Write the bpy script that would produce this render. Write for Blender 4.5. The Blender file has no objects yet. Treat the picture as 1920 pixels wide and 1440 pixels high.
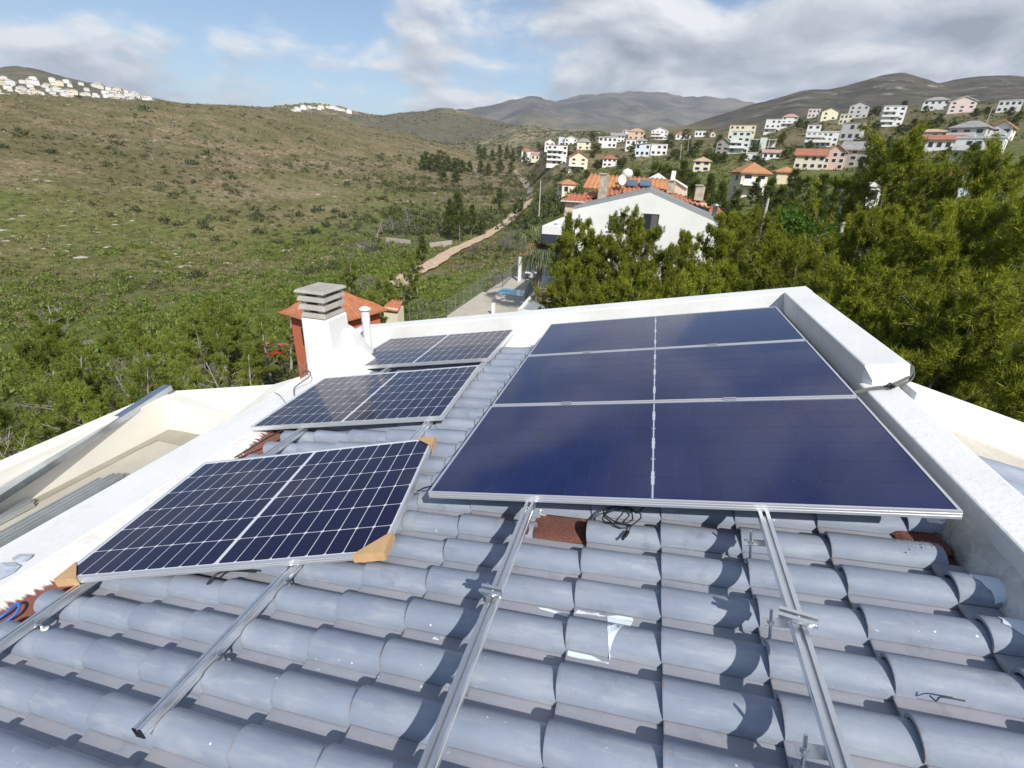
import bpy, bmesh, math, random
import numpy as np
from mathutils import Matrix, Vector, Euler
R = math.radians
scene = bpy.context.scene
COL = scene.collection

# ---------------------------------------------------------------- camera
# World: X to the right up the roof slope, Y along the mounting rails, Z up; origin at the
# front-left corner of the right-hand panel array.  F is the focal length in photograph pixels.
F = 893.0
WR = np.array([[0.9617224, 0.14698981, -0.23126612],
               [0.27091662, -0.38325458, 0.88301762],
               [0.04116079, -0.91187166, -0.40840649]])
CW = np.array([0.89379, -1.81976, 1.51406])
cam = bpy.data.cameras.new('camera')
cam.sensor_width = 36.0
cam.lens = F / 1920.0 * 36.0
cam.clip_start = 0.05
cam.clip_end = 30000
cam_o = bpy.data.objects.new('camera', cam)
COL.objects.link(cam_o)
_m = np.stack([WR[:, 0], -WR[:, 1], -WR[:, 2]], 1)
cam_o.matrix_world = Matrix([[*_m[0], CW[0]], [*_m[1], CW[1]], [*_m[2], CW[2]], [0, 0, 0, 1]])
scene.camera = cam_o

# ---------------------------------------------------------------- sky, sun, exposure
SUN_EL, SUN_AZ = 42.0, 145.0           # azimuth clockwise from +Y
world = bpy.data.worlds.new('World')
scene.world = world
world.use_nodes = True
wn, wl = world.node_tree.nodes, world.node_tree.links
wn.clear()
def wnode(t, **kw):
    n = wn.new(t)
    for k, v in kw.items(): setattr(n, k, v)
    return n
w_out = wnode('ShaderNodeOutputWorld'); w_bg = wnode('ShaderNodeBackground')
w_bg.inputs['Strength'].default_value = 0.125
w_sky = wnode('ShaderNodeTexSky', sky_type='NISHITA', sun_disc=False, sun_elevation=R(SUN_EL), sun_rotation=R(SUN_AZ),
              altitude=200, air_density=1.0, dust_density=0.5, ozone_density=1.4)
def wmath(op, a, b=None, c=None, clamp=False):
    n = wnode('ShaderNodeMath', operation=op); n.use_clamp = clamp
    for i, v in enumerate((a, b, c)):
        if v is None: continue
        if isinstance(v, (int, float)): n.inputs[i].default_value = v
        else: wl.new(v, n.inputs[i])
    return n.outputs[0]
w_tc = wnode('ShaderNodeTexCoord'); w_sep = wnode('ShaderNodeSeparateXYZ')
wl.new(w_tc.outputs['Generated'], w_sep.inputs[0])
dx, dy, dz = w_sep.outputs
den = wmath('ADD', wmath('MAXIMUM', dz, 0.0), 0.30)
w_cmb = wnode('ShaderNodeCombineXYZ')
wl.new(wmath('DIVIDE', dx, den), w_cmb.inputs[0]); wl.new(wmath('DIVIDE', dy, den), w_cmb.inputs[1])
def wnoise(scale, detail, rough, off, dist=0.0):
    mp = wnode('ShaderNodeMapping'); mp.inputs['Location'].default_value = off
    wl.new(w_cmb.outputs[0], mp.inputs['Vector'])
    n = wnode('ShaderNodeTexNoise'); n.inputs['Scale'].default_value = scale
    n.inputs['Detail'].default_value = detail; n.inputs['Roughness'].default_value = rough
    n.inputs['Distortion'].default_value = dist
    wl.new(mp.outputs[0], n.inputs['Vector'])
    return n.outputs['Fac']
def cloud_noise(off):
    return wnoise(1.9, 7.0, 0.55, off, 0.3)
SKY_OFF = (7.7, 7.7, 0.0)
c1 = cloud_noise(SKY_OFF)
c1s = cloud_noise((SKY_OFF[0] + 0.06, SKY_OFF[1] - 0.09, 0.02))     # the same clouds a step towards the sun
c2 = wnoise(0.9, 3.0, 0.5, (7.3, 2.2, 0.4))
# cloud cover is broken on the left of the view and closes towards the right
side = wmath('MULTIPLY', wmath('ADD', wmath('MULTIPLY', dx, 0.97), wmath('MULTIPLY', dy, 0.24)), 0.20)
low = wmath('MULTIPLY', wmath('SUBTRACT', 1.0, wmath('MINIMUM', wmath('MULTIPLY', wmath('MAXIMUM', dz, 0.0), 3.2), 1.0)), 0.15)
low = wmath('SUBTRACT', low, wmath('MULTIPLY', wmath('MAXIMUM', dz, 0.0), 0.16))          # the deck is thinner overhead
cov = wmath('ADD', wmath('ADD', wmath('ADD', c1, side), low), wmath('MULTIPLY', wmath('SUBTRACT', c2, 0.5), 0.35))
w_cov = wnode('ShaderNodeMapRange', interpolation_type='SMOOTHSTEP')
wl.new(cov, w_cov.inputs['Value'])
w_cov.inputs['From Min'].default_value = 0.36; w_cov.inputs['From Max'].default_value = 0.54
# sunward edges bright, thick bases grey
shade = wmath('ADD', wmath('MULTIPLY', wmath('SUBTRACT', c1, c1s), 2.1), wmath('MULTIPLY_ADD', wmath('SUBTRACT', cov, 0.5), -1.15, 0.56))
w_ramp = wnode('ShaderNodeValToRGB')
wl.new(shade, w_ramp.inputs[0])
cr = w_ramp.color_ramp
cr.elements[0].position = 0.18; cr.elements[0].color = (2.6, 2.85, 3.3, 1)
cr.elements[1].position = 0.72; cr.elements[1].color = (7.6, 7.65, 7.7, 1)
e_ = cr.elements.new(0.45); e_.color = (4.6, 4.85, 5.3, 1)
w_mix = wnode('ShaderNodeMix', data_type='RGBA')
wl.new(wmath('MULTIPLY', w_cov.outputs[0], 0.94), w_mix.inputs['Factor'])
wl.new(w_sky.outputs[0], w_mix.inputs['A']); wl.new(w_ramp.outputs[0], w_mix.inputs['B'])
wl.new(w_mix.outputs['Result'], w_bg.inputs['Color'])
wl.new(w_bg.outputs[0], w_out.inputs[0])

sun = bpy.data.lights.new('sun', 'SUN')
sun.energy = 4.9; sun.angle = R(0.55); sun.color = (1.0, 0.955, 0.88)
sun_o = bpy.data.objects.new('sun', sun); COL.objects.link(sun_o)
sd = Vector((math.sin(R(SUN_AZ)) * math.cos(R(SUN_EL)), math.cos(R(SUN_AZ)) * math.cos(R(SUN_EL)), math.sin(R(SUN_EL))))
sun_o.rotation_euler = sd.to_track_quat('Z', 'Y').to_euler()
sun_o.location = (20, -30, 40)
vs = scene.view_settings
vs.view_transform = 'Standard'; vs.look = 'None'; vs.gamma = 1.0; vs.exposure = 0.1
vs.use_curve_mapping = False
world.cycles.sampling_method = 'NONE'
scene.cycles.max_bounces = 4
scene.cycles.diffuse_bounces = 2
scene.cycles.glossy_bounces = 3
scene.cycles.volume_bounces = 0
scene.cycles.transparent_max_bounces = 8

# ---------------------------------------------------------------- helpers
TH = 0.20020715                        # roof slope
RT = Matrix.Rotation(-TH, 4, 'Y')      # roof frame (s, y, n) -> world
def S(s, y, n): return (s * math.cos(TH) - n * math.sin(TH), y, s * math.sin(TH) + n * math.cos(TH))
def ray(u, v):
    d = WR @ np.array([(u - 960) / F, (v - 720) / F, 1.0]); return d / np.linalg.norm(d)
def at(u, v, r):                       # point seen at photograph pixel (u, v), at horizontal distance r
    d = ray(u, v); return CW + d * (r / math.hypot(d[0], d[1]))
def atz(u, v, z):
    d = ray(u, v); return CW + d * ((z - CW[2]) / d[2])
def bp(u, v, n):                       # pixel -> (s, y) on the roof-parallel plane at height n
    d = ray(u, v); c, s_ = math.cos(TH), math.sin(TH)
    nn = np.array([-s_, 0, c]); t = (n - CW @ nn) / (d @ nn); p = CW + d * t
    return p[0] * c + p[2] * s_, p[1]
rng = np.random.default_rng(7)
random.seed(7)

MATS = {}
def mat(name, color, rough=0.6, spec=0.5, metal=0.0, var=0.0, scale=5.0, color2=None, bump=0.0, bscale=60.0,
        coat=0.0, coord='Object', rnd=0.0, detail=6.0, lo=0.35, hi=0.65, island=0.0, translucent=0.0):
    """Principled material; noise mixes color -> color2, bump is fine relief, rnd varies value per object."""
    if name in MATS: return MATS[name]
    m = bpy.data.materials.new(name); m.use_nodes = True
    nt = m.node_tree; N, L = nt.nodes, nt.links
    b = N['Principled BSDF']
    b.inputs['Base Color'].default_value = (*color, 1)
    b.inputs['Roughness'].default_value = rough
    b.inputs['Specular IOR Level'].default_value = spec
    b.inputs['Metallic'].default_value = metal
    b.inputs['Coat Weight'].default_value = coat
    b.inputs['Coat Roughness'].default_value = 0.03
    tc = N.new('ShaderNodeTexCoord')
    out = None
    if color2 is not None:
        nz = N.new('ShaderNodeTexNoise'); nz.inputs['Scale'].default_value = scale; nz.inputs['Detail'].default_value = detail
        nz.inputs['Roughness'].default_value = 0.62
        L.new(tc.outputs[coord], nz.inputs['Vector'])
        mr = N.new('ShaderNodeMapRange'); mr.inputs['From Min'].default_value = lo; mr.inputs['From Max'].default_value = hi
        L.new(nz.outputs['Fac'], mr.inputs['Value'])
        mx = N.new('ShaderNodeMix'); mx.data_type = 'RGBA'
        mx.inputs['A'].default_value = (*color, 1); mx.inputs['B'].default_value = (*color2, 1)
        L.new(mr.outputs[0], mx.inputs['Factor']); out = mx.outputs['Result']
    def value_by(sock, amt, out):
        h = N.new('ShaderNodeHueSaturation')
        mm = N.new('ShaderNodeMapRange'); mm.inputs['To Min'].default_value = 1 - amt; mm.inputs['To Max'].default_value = 1 + amt
        L.new(sock, mm.inputs['Value']); L.new(mm.outputs[0], h.inputs['Value'])
        if out is not None: L.new(out, h.inputs['Color'])
        else: h.inputs['Color'].default_value = (*color, 1)
        return h.outputs[0]
    if rnd: out = value_by(N.new('ShaderNodeObjectInfo').outputs['Random'], rnd, out)
    if island: out = value_by(N.new('ShaderNodeNewGeometry').outputs['Random Per Island'], island, out)
    if out is not None: L.new(out, b.inputs['Base Color'])
    if bump:
        n2 = N.new('ShaderNodeTexNoise'); n2.inputs['Scale'].default_value = bscale; n2.inputs['Detail'].default_value = 5
        L.new(tc.outputs[coord], n2.inputs['Vector'])
        bm = N.new('ShaderNodeBump'); bm.inputs['Strength'].default_value = bump; bm.inputs['Distance'].default_value = 0.02
        L.new(n2.outputs['Fac'], bm.inputs['Height']); L.new(bm.outputs[0], b.inputs['Normal'])
    if translucent:
        tr = N.new('ShaderNodeBsdfTranslucent'); ms = N.new('ShaderNodeMixShader')
        ms.inputs[0].default_value = translucent
        if out is not None: L.new(out, tr.inputs['Color'])
        else: tr.inputs['Color'].default_value = (*color, 1)
        L.new(b.outputs[0], ms.inputs[1]); L.new(tr.outputs[0], ms.inputs[2])
        L.new(ms.outputs[0], N['Material Output'].inputs['Surface'])
    MATS[name] = m
    return m

def tag(o, label=None, cat=None, group=None, kind=None):
    if label: o['label'] = label
    if cat: o['category'] = cat
    if group: o['group'] = group
    if kind: o['kind'] = kind
    return o
def empty(name, loc=(0, 0, 0), rz=0.0):
    o = bpy.data.objects.new(name, None); COL.objects.link(o)
    o.empty_display_size = 0.2
    o.matrix_basis = Matrix.Translation(Vector(loc)) @ Matrix.Rotation(rz, 4, 'Z')
    return o
def link(name, mesh, parent=None, world=True, mb=None):
    """world=True: the mesh (or mb) is in world coordinates; False: in the parent's."""
    o = bpy.data.objects.new(name, mesh); COL.objects.link(o)
    if mb is not None: o.matrix_basis = mb
    if parent is not None:
        o.parent = parent
        if world:
            w = parent.matrix_basis.copy()
            if parent.parent is not None and parent.matrix_parent_inverse == Matrix.Identity(4):
                w = parent.parent.matrix_basis @ w
            o.matrix_parent_inverse = w.inverted()
    return o
def copy_thing(root, mb, label=None, group=None, cat=None):
    r = root.copy(); COL.objects.link(r); r.matrix_basis = mb
    tag(r, label, cat, group)
    for ch in root.children:
        c = ch.copy(); COL.objects.link(c); c.parent = r
        for g in ch.children:
            d = g.copy(); COL.objects.link(d); d.parent = c
    return r

class MB:
    """collects simple shapes into one mesh"""
    def __init__(s): s.v = []; s.f = []; s.sm = []
    def add(s, vs, fs, smooth=False):
        o = len(s.v); s.v.extend([tuple(map(float, p)) for p in vs])
        s.f.extend([tuple(i + o for i in f) for f in fs]); s.sm.extend([smooth] * len(fs)); return s
    def hexa(s, p):      # 8 points: bottom 4 ccw, top 4 ccw
        return s.add(p, [(3, 2, 1, 0), (4, 5, 6, 7), (0, 1, 5, 4), (1, 2, 6, 5), (2, 3, 7, 6), (3, 0, 4, 7)])
    def box(s, a, b, T=None):
        (x0, y0, z0), (x1, y1, z1) = a, b
        p = [(x0, y0, z0), (x1, y0, z0), (x1, y1, z0), (x0, y1, z0), (x0, y0, z1), (x1, y0, z1), (x1, y1, z1), (x0, y1, z1)]
        if T: p = [T(*q) for q in p]
        return s.hexa(p)
    def prism(s, poly, d, T=None):       # poly: 3-D points in order, d: offset vector
        n = len(poly); A = [tuple(p) for p in poly]; B = [tuple(np.add(p, d)) for p in poly]
        p = A + B
        if T: p = [T(*q) for q in p]
        return s.add(p, [tuple(range(n))[::-1], tuple(range(n, 2 * n))] + [(i, (i + 1) % n, n + (i + 1) % n, n + i) for i in range(n)])
    def tube(s, pts, rad, seg=8, cap=True, smooth=True):
        pts = [np.array(p, float) for p in pts]; n = len(pts)
        if not hasattr(rad, '__len__'): rad = [rad] * n
        vs = []; up = np.array([0.31, 0.17, 0.93])
        for i in range(n):
            t = pts[min(i + 1, n - 1)] - pts[max(i - 1, 0)]; t = t / (np.linalg.norm(t) + 1e-9)
            a = np.cross(t, up); 
            if np.linalg.norm(a) < 0.1: a = np.cross(t, [1, 0, 0])
            a /= np.linalg.norm(a); b = np.cross(t, a)
            for k in range(seg):
                w = 2 * math.pi * k / seg
                vs.append(pts[i] + rad[i] * (math.cos(w) * a + math.sin(w) * b))
        fs = [(i * seg + k, i * seg + (k + 1) % seg, (i + 1) * seg + (k + 1) % seg, (i + 1) * seg + k) for i in range(n - 1) for k in range(seg)]
        s.add(vs, fs, smooth)
        if cap:
            s.add(vs[:seg], [tuple(range(seg))]); s.add(vs[-seg:], [tuple(range(seg))[::-1]])
        return s
    def lathe(s, prof, c=(0, 0, 0), seg=16, smooth=True):    # prof: (r, z)
        n = len(prof); vs = []
        for r, z in prof:
            for k in range(seg):
                w = 2 * math.pi * k / seg; vs.append((c[0] + r * math.cos(w), c[1] + r * math.sin(w), c[2] + z))
        fs = [(i * seg + k, i * seg + (k + 1) % seg, (i + 1) * seg + (k + 1) % seg, (i + 1) * seg + k) for i in range(n - 1) for k in range(seg)]
        s.add(vs, fs, smooth)
        s.add(vs[:seg], [tuple(range(seg))[::-1]]); s.add(vs[-seg:], [tuple(range(seg))])
        return s
    def mesh(s, name, m):
        me = bpy.data.meshes.new(name); me.from_pydata(s.v, [], s.f); me.materials.append(m)
        me.polygons.foreach_set('use_smooth', s.sm); me.update(); return me
    def build(s, name, m, parent=None, world=True, bevel=0.0, mb=None):
        me = s.mesh(name, m)
        if bevel:
            bm = bmesh.new(); bm.from_mesh(me); bmesh.ops.remove_doubles(bm, verts=bm.verts, dist=1e-5)
            bmesh.ops.bevel(bm, geom=[e for e in bm.edges if e.is_manifold and e.calc_face_angle(0) > 0.5], offset=bevel, segments=2, affect='EDGES', profile=0.5)
            bmesh.ops.recalc_face_normals(bm, faces=bm.faces); bm.to_mesh(me); bm.free()
        return link(name, me, parent, world, mb)
def npmesh(name, V, T, m, smooth=False):
    """fast triangle mesh from numpy arrays"""
    me = bpy.data.meshes.new(name); V = np.asarray(V, np.float32); T = np.asarray(T, np.int32)
    k = T.shape[1]
    me.vertices.add(len(V)); me.vertices.foreach_set('co', V.ravel())
    me.loops.add(T.size); me.loops.foreach_set('vertex_index', T.ravel())
    me.polygons.add(len(T)); me.polygons.foreach_set('loop_start', np.arange(0, T.size, k, dtype=np.int32))
    me.polygons.foreach_set('use_smooth', np.full(len(T), smooth))
    me.update(calc_edges=True); me.materials.append(m); return me
# ================================================================ the house under the panels
def white_paint():        # roof paint with faint water streaks, grime blotches and hairline cracks
    m = bpy.data.materials.new('white_roof_paint'); m.use_nodes = True
    N, L = m.node_tree.nodes, m.node_tree.links; b = N['Principled BSDF']; b.inputs['Roughness'].default_value = 0.65; b.inputs['Specular IOR Level'].default_value = 0.3
    ge = N.new('ShaderNodeNewGeometry')
    def noise(s, d, sc=(1, 1, 1), r=0.6):
        mp = N.new('ShaderNodeMapping'); mp.inputs['Scale'].default_value = sc; L.new(ge.outputs['Position'], mp.inputs['Vector'])
        n = N.new('ShaderNodeTexNoise'); n.inputs['Scale'].default_value = s; n.inputs['Detail'].default_value = d; n.inputs['Roughness'].default_value = r; L.new(mp.outputs[0], n.inputs['Vector']); return n.outputs['Fac']
    def mr(v, a, c, t0=0.0, t1=1.0):
        n = N.new('ShaderNodeMapRange'); n.inputs['From Min'].default_value = a; n.inputs['From Max'].default_value = c; n.inputs['To Min'].default_value = t0; n.inputs['To Max'].default_value = t1; L.new(v, n.inputs['Value']); return n.outputs[0]
    def mix(f, a, c):
        n = N.new('ShaderNodeMix'); n.data_type = 'RGBA'; L.new(f, n.inputs['Factor'])
        for k, x in (('A', a), ('B', c)):
            if isinstance(x, tuple): n.inputs[k].default_value = (*x, 1)
            else: L.new(x, n.inputs[k])
        return n.outputs['Result']
    c = mix(mr(noise(1.6, 6), 0.42, 0.72), (0.79, 0.795, 0.785), (0.71, 0.705, 0.685))
    c = mix(mr(noise(7, 5, (1, 1, 0.10)), 0.60, 0.80, 0, 0.4), c, (0.55, 0.54, 0.51))
    c = mix(mr(noise(14, 6), 0.66, 0.76, 0, 0.4), c, (0.50, 0.48, 0.44))
    vo = N.new('ShaderNodeTexVoronoi'); vo.feature = 'DISTANCE_TO_EDGE'; vo.inputs['Scale'].default_value = 1.1
    ad = N.new('ShaderNodeVectorMath'); ad.operation = 'ADD'; nn = N.new('ShaderNodeTexNoise'); nn.inputs['Scale'].default_value = 6; nn.inputs['Detail'].default_value = 4; L.new(ge.outputs['Position'], nn.inputs['Vector']); L.new(ge.outputs['Position'], ad.inputs[0]); L.new(nn.outputs['Color'], ad.inputs[1]); L.new(ad.outputs[0], vo.inputs['Vector'])
    c = mix(mr(vo.outputs['Distance'], 0.0035, 0.001, 0, 0.4), c, (0.42, 0.41, 0.39))
    L.new(c, b.inputs['Base Color'])
    bm = N.new('ShaderNodeBump'); bm.inputs['Strength'].default_value = 0.25; bm.inputs['Distance'].default_value = 0.012; L.new(noise(38, 5), bm.inputs['Height']); L.new(bm.outputs[0], b.inputs['Normal'])
    MATS['white_roof_paint'] = m; return m
WHITE = white_paint()
CREAM = mat('cream_render', (0.79, 0.765, 0.69), 0.7, color2=(0.73, 0.70, 0.63), scale=1.5, lo=0.45, hi=0.8, bump=0.08, bscale=90)
MORTAR = mat('rough_mortar', (0.74, 0.72, 0.68), 0.85, color2=(0.50, 0.47, 0.43), scale=9, bump=0.5, bscale=45)
FLOOR_T = mat('terrace_floor', (0.47, 0.44, 0.37), 0.6, color2=(0.41, 0.38, 0.32), scale=3, bump=0.05)
ALU = mat('aluminium', (0.80, 0.81, 0.83), 0.30, metal=0.9, color2=(0.70, 0.71, 0.73), scale=6, rnd=0.05)
ALU_FRAME = mat('anodised_frame', (0.78, 0.79, 0.80), 0.38, metal=0.75)
ALU_OLD = mat('dull_galvanised', (0.44, 0.47, 0.47), 0.5, metal=0.5, color2=(0.33, 0.36, 0.36), scale=4, rnd=0.12)
STEEL = mat('stainless_steel', (0.72, 0.72, 0.72), 0.25, metal=1.0)
BLACK = mat('black_plastic', (0.012, 0.012, 0.014), 0.45)
RUBBER = mat('black_cable', (0.018, 0.018, 0.020), 0.5)
CARD = mat('cardboard', (0.56, 0.36, 0.18), 0.85, color2=(0.48, 0.30, 0.15), scale=14, bump=0.1)
CONC = mat('chimney_concrete', (0.42, 0.40, 0.36), 0.85, color2=(0.33, 0.32, 0.28), scale=5, bump=0.3, bscale=70)

def felt_material():
    m = mat('red_mineral_felt', (0.27, 0.115, 0.085), 0.95, color2=(0.15, 0.06, 0.045), scale=170, detail=2, lo=0.42, hi=0.58, bump=0.6, bscale=260)
    return m
FELT = felt_material()

def drip_material():      # lime wash brushed down over the felt, its lower edge ragged with runs
    m = bpy.data.materials.new('whitewash_over_felt'); m.use_nodes = True
    N, L = m.node_tree.nodes, m.node_tree.links; b = N['Principled BSDF']; b.inputs['Roughness'].default_value = 0.85
    tc = N.new('ShaderNodeTexCoord'); sep = N.new('ShaderNodeSeparateXYZ'); L.new(tc.outputs['Object'], sep.inputs[0])
    mp = N.new('ShaderNodeMapping'); mp.inputs['Scale'].default_value = (3, 48, 3); L.new(tc.outputs['Object'], mp.inputs['Vector'])
    nz = N.new('ShaderNodeTexNoise'); nz.inputs['Scale'].default_value = 1.0; nz.inputs['Detail'].default_value = 6; L.new(mp.outputs[0], nz.inputs['Vector'])
    n2 = N.new('ShaderNodeTexNoise'); n2.inputs['Scale'].default_value = 2.3; n2.inputs['Detail'].default_value = 3; L.new(tc.outputs['Object'], n2.inputs['Vector'])
    a = N.new('ShaderNodeMath'); a.operation = 'MULTIPLY_ADD'; L.new(nz.outputs['Fac'], a.inputs[0]); a.inputs[1].default_value = 0.075; L.new(sep.outputs[2], a.inputs[2])
    a2 = N.new('ShaderNodeMath'); a2.operation = 'MULTIPLY_ADD'; L.new(n2.outputs['Fac'], a2.inputs[0]); a2.inputs[1].default_value = 0.12; L.new(a.outputs[0], a2.inputs[2])
    mr = N.new('ShaderNodeMapRange'); mr.inputs['From Min'].default_value = 0.114; mr.inputs['From Max'].default_value = 0.126; L.new(a2.outputs[0], mr.inputs['Value'])
    gr = N.new('ShaderNodeTexNoise'); gr.inputs['Scale'].default_value = 130; L.new(tc.outputs['Object'], gr.inputs['Vector'])
    fm = N.new('ShaderNodeMix'); fm.data_type = 'RGBA'; fm.inputs['A'].default_value = (0.25, 0.10, 0.075, 1); fm.inputs['B'].default_value = (0.14, 0.06, 0.045, 1); L.new(gr.outputs['Fac'], fm.inputs['Factor'])
    wm = N.new('ShaderNodeMix'); wm.data_type = 'RGBA'; wm.inputs['A'].default_value = (0.74, 0.72, 0.68, 1); wm.inputs['B'].default_value = (0.60, 0.57, 0.53, 1)
    g2 = N.new('ShaderNodeTexNoise'); g2.inputs['Scale'].default_value = 24; g2.inputs['Detail'].default_value = 6; L.new(tc.outputs['Object'], g2.inputs['Vector'])
    mr2 = N.new('ShaderNodeMapRange'); mr2.inputs['From Min'].default_value = 0.45; mr2.inputs['From Max'].default_value = 0.9; L.new(g2.outputs['Fac'], mr2.inputs['Value']); L.new(mr2.outputs[0], wm.inputs['Factor'])
    mx = N.new('ShaderNodeMix'); mx.data_type = 'RGBA'; L.new(mr.outputs[0], mx.inputs['Factor']); L.new(fm.outputs['Result'], mx.inputs['A']); L.new(wm.outputs['Result'], mx.inputs['B'])
    L.new(mx.outputs['Result'], b.inputs['Base Color'])
    bm = N.new('ShaderNodeBump'); bm.inputs['Strength'].default_value = 0.5; bm.inputs['Distance'].default_value = 0.01; L.new(g2.outputs['Fac'], bm.inputs['Height']); L.new(bm.outputs[0], b.inputs['Normal'])
    return m
DRIP = drip_material()

house = tag(empty('house', (0, 0, -9.6)), 'white house seen from its own tiled roof, filling the foreground', 'house')
YB0, YB1 = -3.2, 3.68
ZG = -9.6
# walls (body of the house below the roof)
w = MB()
w.prism([(-2.56, YB0, ZG), (2.45, YB0, ZG), (2.45, YB0, 0.16), (-2.56, YB0, -0.92)], (0, YB1 - YB0 - 0.04, 0))
w.build('wall', WHITE, house)
w = MB()
w.prism([(2.46, YB0, ZG), (5.6, YB0, ZG), (5.6, YB0, -0.66), (2.46, YB0, 0.12)], (0, 1.32 - YB0, 0))
w.build('wall', WHITE, house)
# roof deck = mineral felt
dk = MB(); dk.box((-2.10, YB0, -0.34), (2.34, 3.46, -0.272), S)
roof = dk.build('roof', FELT, house)
roof['label'] = 'red mineral felt roof deck under grey pan tiles'
# parapets
N_TOP = -0.05
p = MB()
prof = [(-2.43, N_TOP), (-1.93, N_TOP), (-1.925, -0.075), (-1.80, -0.268), (-1.80, -0.35), (-2.43, -0.35)]
def sprism(mb, prof, y0, y1):
    n = len(prof); pts = [S(s, y0, q) for s, q in prof] + [S(s, y1, q) for s, q in prof]
    mb.add(pts, [tuple(range(n)), tuple(range(n, 2 * n))[::-1]] + [((i + 1) % n, i, n + i, n + (i + 1) % n) for i in range(n)])
    return mb
sprism(p, [(-2.67, -0.15), (-2.155, -0.15), (-2.155, -0.40), (-2.67, -0.40)], YB0, 3.46)
p.build('parapet', WHITE, house, bevel=0.012)
# sloped skirting of the left parapet, lime wash over felt (object origin set so local z falls across the skirt)
me = MB()
ys = np.linspace(YB0, 3.455, 120); ks = np.linspace(0, 1, 9)
vs_ = []; 
for y in ys:
    for k in ks:
        bulge = 0.022 * math.sin(math.pi * k) + 0.004 * math.sin(31 * y + 9 * k) * math.sin(math.pi * k) + 0.006 * math.sin(11 * y) * math.sin(math.pi * k)
        vs_.append((-2.158 + 0.215 * k + .6 * bulge, y, -0.154 - 0.122 * k + bulge))
nk = len(ks)
me.add(vs_, [(i * nk + j, i * nk + j + 1, (i + 1) * nk + j + 1, (i + 1) * nk + j) for i in range(len(ys) - 1) for j in range(nk - 1)], True)
mm_ = me.mesh('skirting', DRIP)
for v_ in mm_.vertices: v_.co.z += 0.225
link('skirting', mm_, house, True, RT @ Matrix.Translation((0, 0, -0.225)))
# back gable parapet
p = MB()
sprism(p, [(-2.75, 0.05), (2.58, 0.05), (2.58, -0.5), (-2.75, -0.5)], 3.46, 3.70)
p.build('parapet', WHITE, house, bevel=0.012)
# low mortar fillet in front of it
p = MB(); p.prism([(-1.9, 3.455, -0.19), (-1.9, 3.455, -0.27), (-1.9, 3.22, -0.27), (-1.9, 3.26, -0.215)], (4.2, 0, 0), S)
p.build('fillet', WHITE, house, bevel=0.01)
# raised part of the ridge parapet
p = MB(); sprism(p, [(2.325, 0.062), (2.56, 0.062), (2.56, -0.4), (2.325, -0.4)], 1.36, 3.459)
p.build('parapet', WHITE, house, bevel=0.012)
p = MB()
A = [S(2.327, 1.361, 0.058), S(2.558, 1.361, 0.058), S(2.558, 1.361, -0.09), S(2.327, 1.361, -0.09)]
B = [S(2.36, 1.315, -0.02), S(2.545, 1.315, 0.0), S(2.53, 1.31, -0.075), S(2.36, 1.31, -0.075)]
p.add(A + B, [(0, 4, 5, 1), (1, 5, 6, 2), (2, 6, 7, 3), (3, 7, 4, 0), (4, 7, 6, 5)])
p.build('parapet_end', WHITE, house)
# low part of the ridge parapet
p = MB(); sprism(p, [(2.305, N_TOP), (2.485, N_TOP), (2.485, -0.4), (2.305, -0.4)], YB0, 1.358)
p.build('parapet', WHITE, house, bevel=0.010)
# rough mortar bed between the tile ends and the ridge parapet
me = MB(); ys = np.linspace(YB0, 3.45, 160); ks = np.linspace(0, 1, 7); vs_ = []
for y in ys:
    for k in ks:
        j = 0.010 * math.sin(23 * y + 3 * k) + 0.007 * math.sin(57 * y + 11 * k)
        vs_.append(S(2.306 - (0.075 + j) * k, y, -0.135 - 0.135 * k ** 1.6 + 0.006 * math.sin(41 * y + 5 * k)))
nk = len(ks)
me.add(vs_, [(i * nk + j, (i + 1) * nk + j, (i + 1) * nk + j + 1, i * nk + j + 1) for i in range(len(ys) - 1) for j in range(nk - 1)], True)
me.build('mortar_bed', MORTAR, house)
# right-hand slope beyond the ridge
def Q(x, y, n): return (2.475 + x, y, 0.435 - 0.26 * x + n)       # its own plane
p = MB(); p.box((0.0, YB0, -0.3), (3.1, 1.15, -0.13), Q); p.build('roof', WHITE, house)
p = MB(); p.add([Q(0.0, 0.70, -0.085), Q(3.1, 0.70, -0.085), Q(3.1, 1.15, -0.105), Q(0.0, 1.15, -0.105), Q(0, .70, -.2), Q(3.1, .70, -.2), Q(3.1, 1.15, -.2), Q(0, 1.15, -.2)],
               [(0, 1, 2, 3), (1, 0, 4, 5), (4, 0, 3, 7), (1, 5, 6, 2)]); p.build('roof_edge', mat('weathered_screed', (0.60, 0.57, 0.49), 0.85, color2=(0.48, 0.45, 0.38), scale=3, bump=0.3), house)
p = MB(); p.box((0.0, 1.15, -0.30), (3.1, 1.40, 0.032), Q); p.build('parapet', WHITE, house, bevel=0.012)

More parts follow.
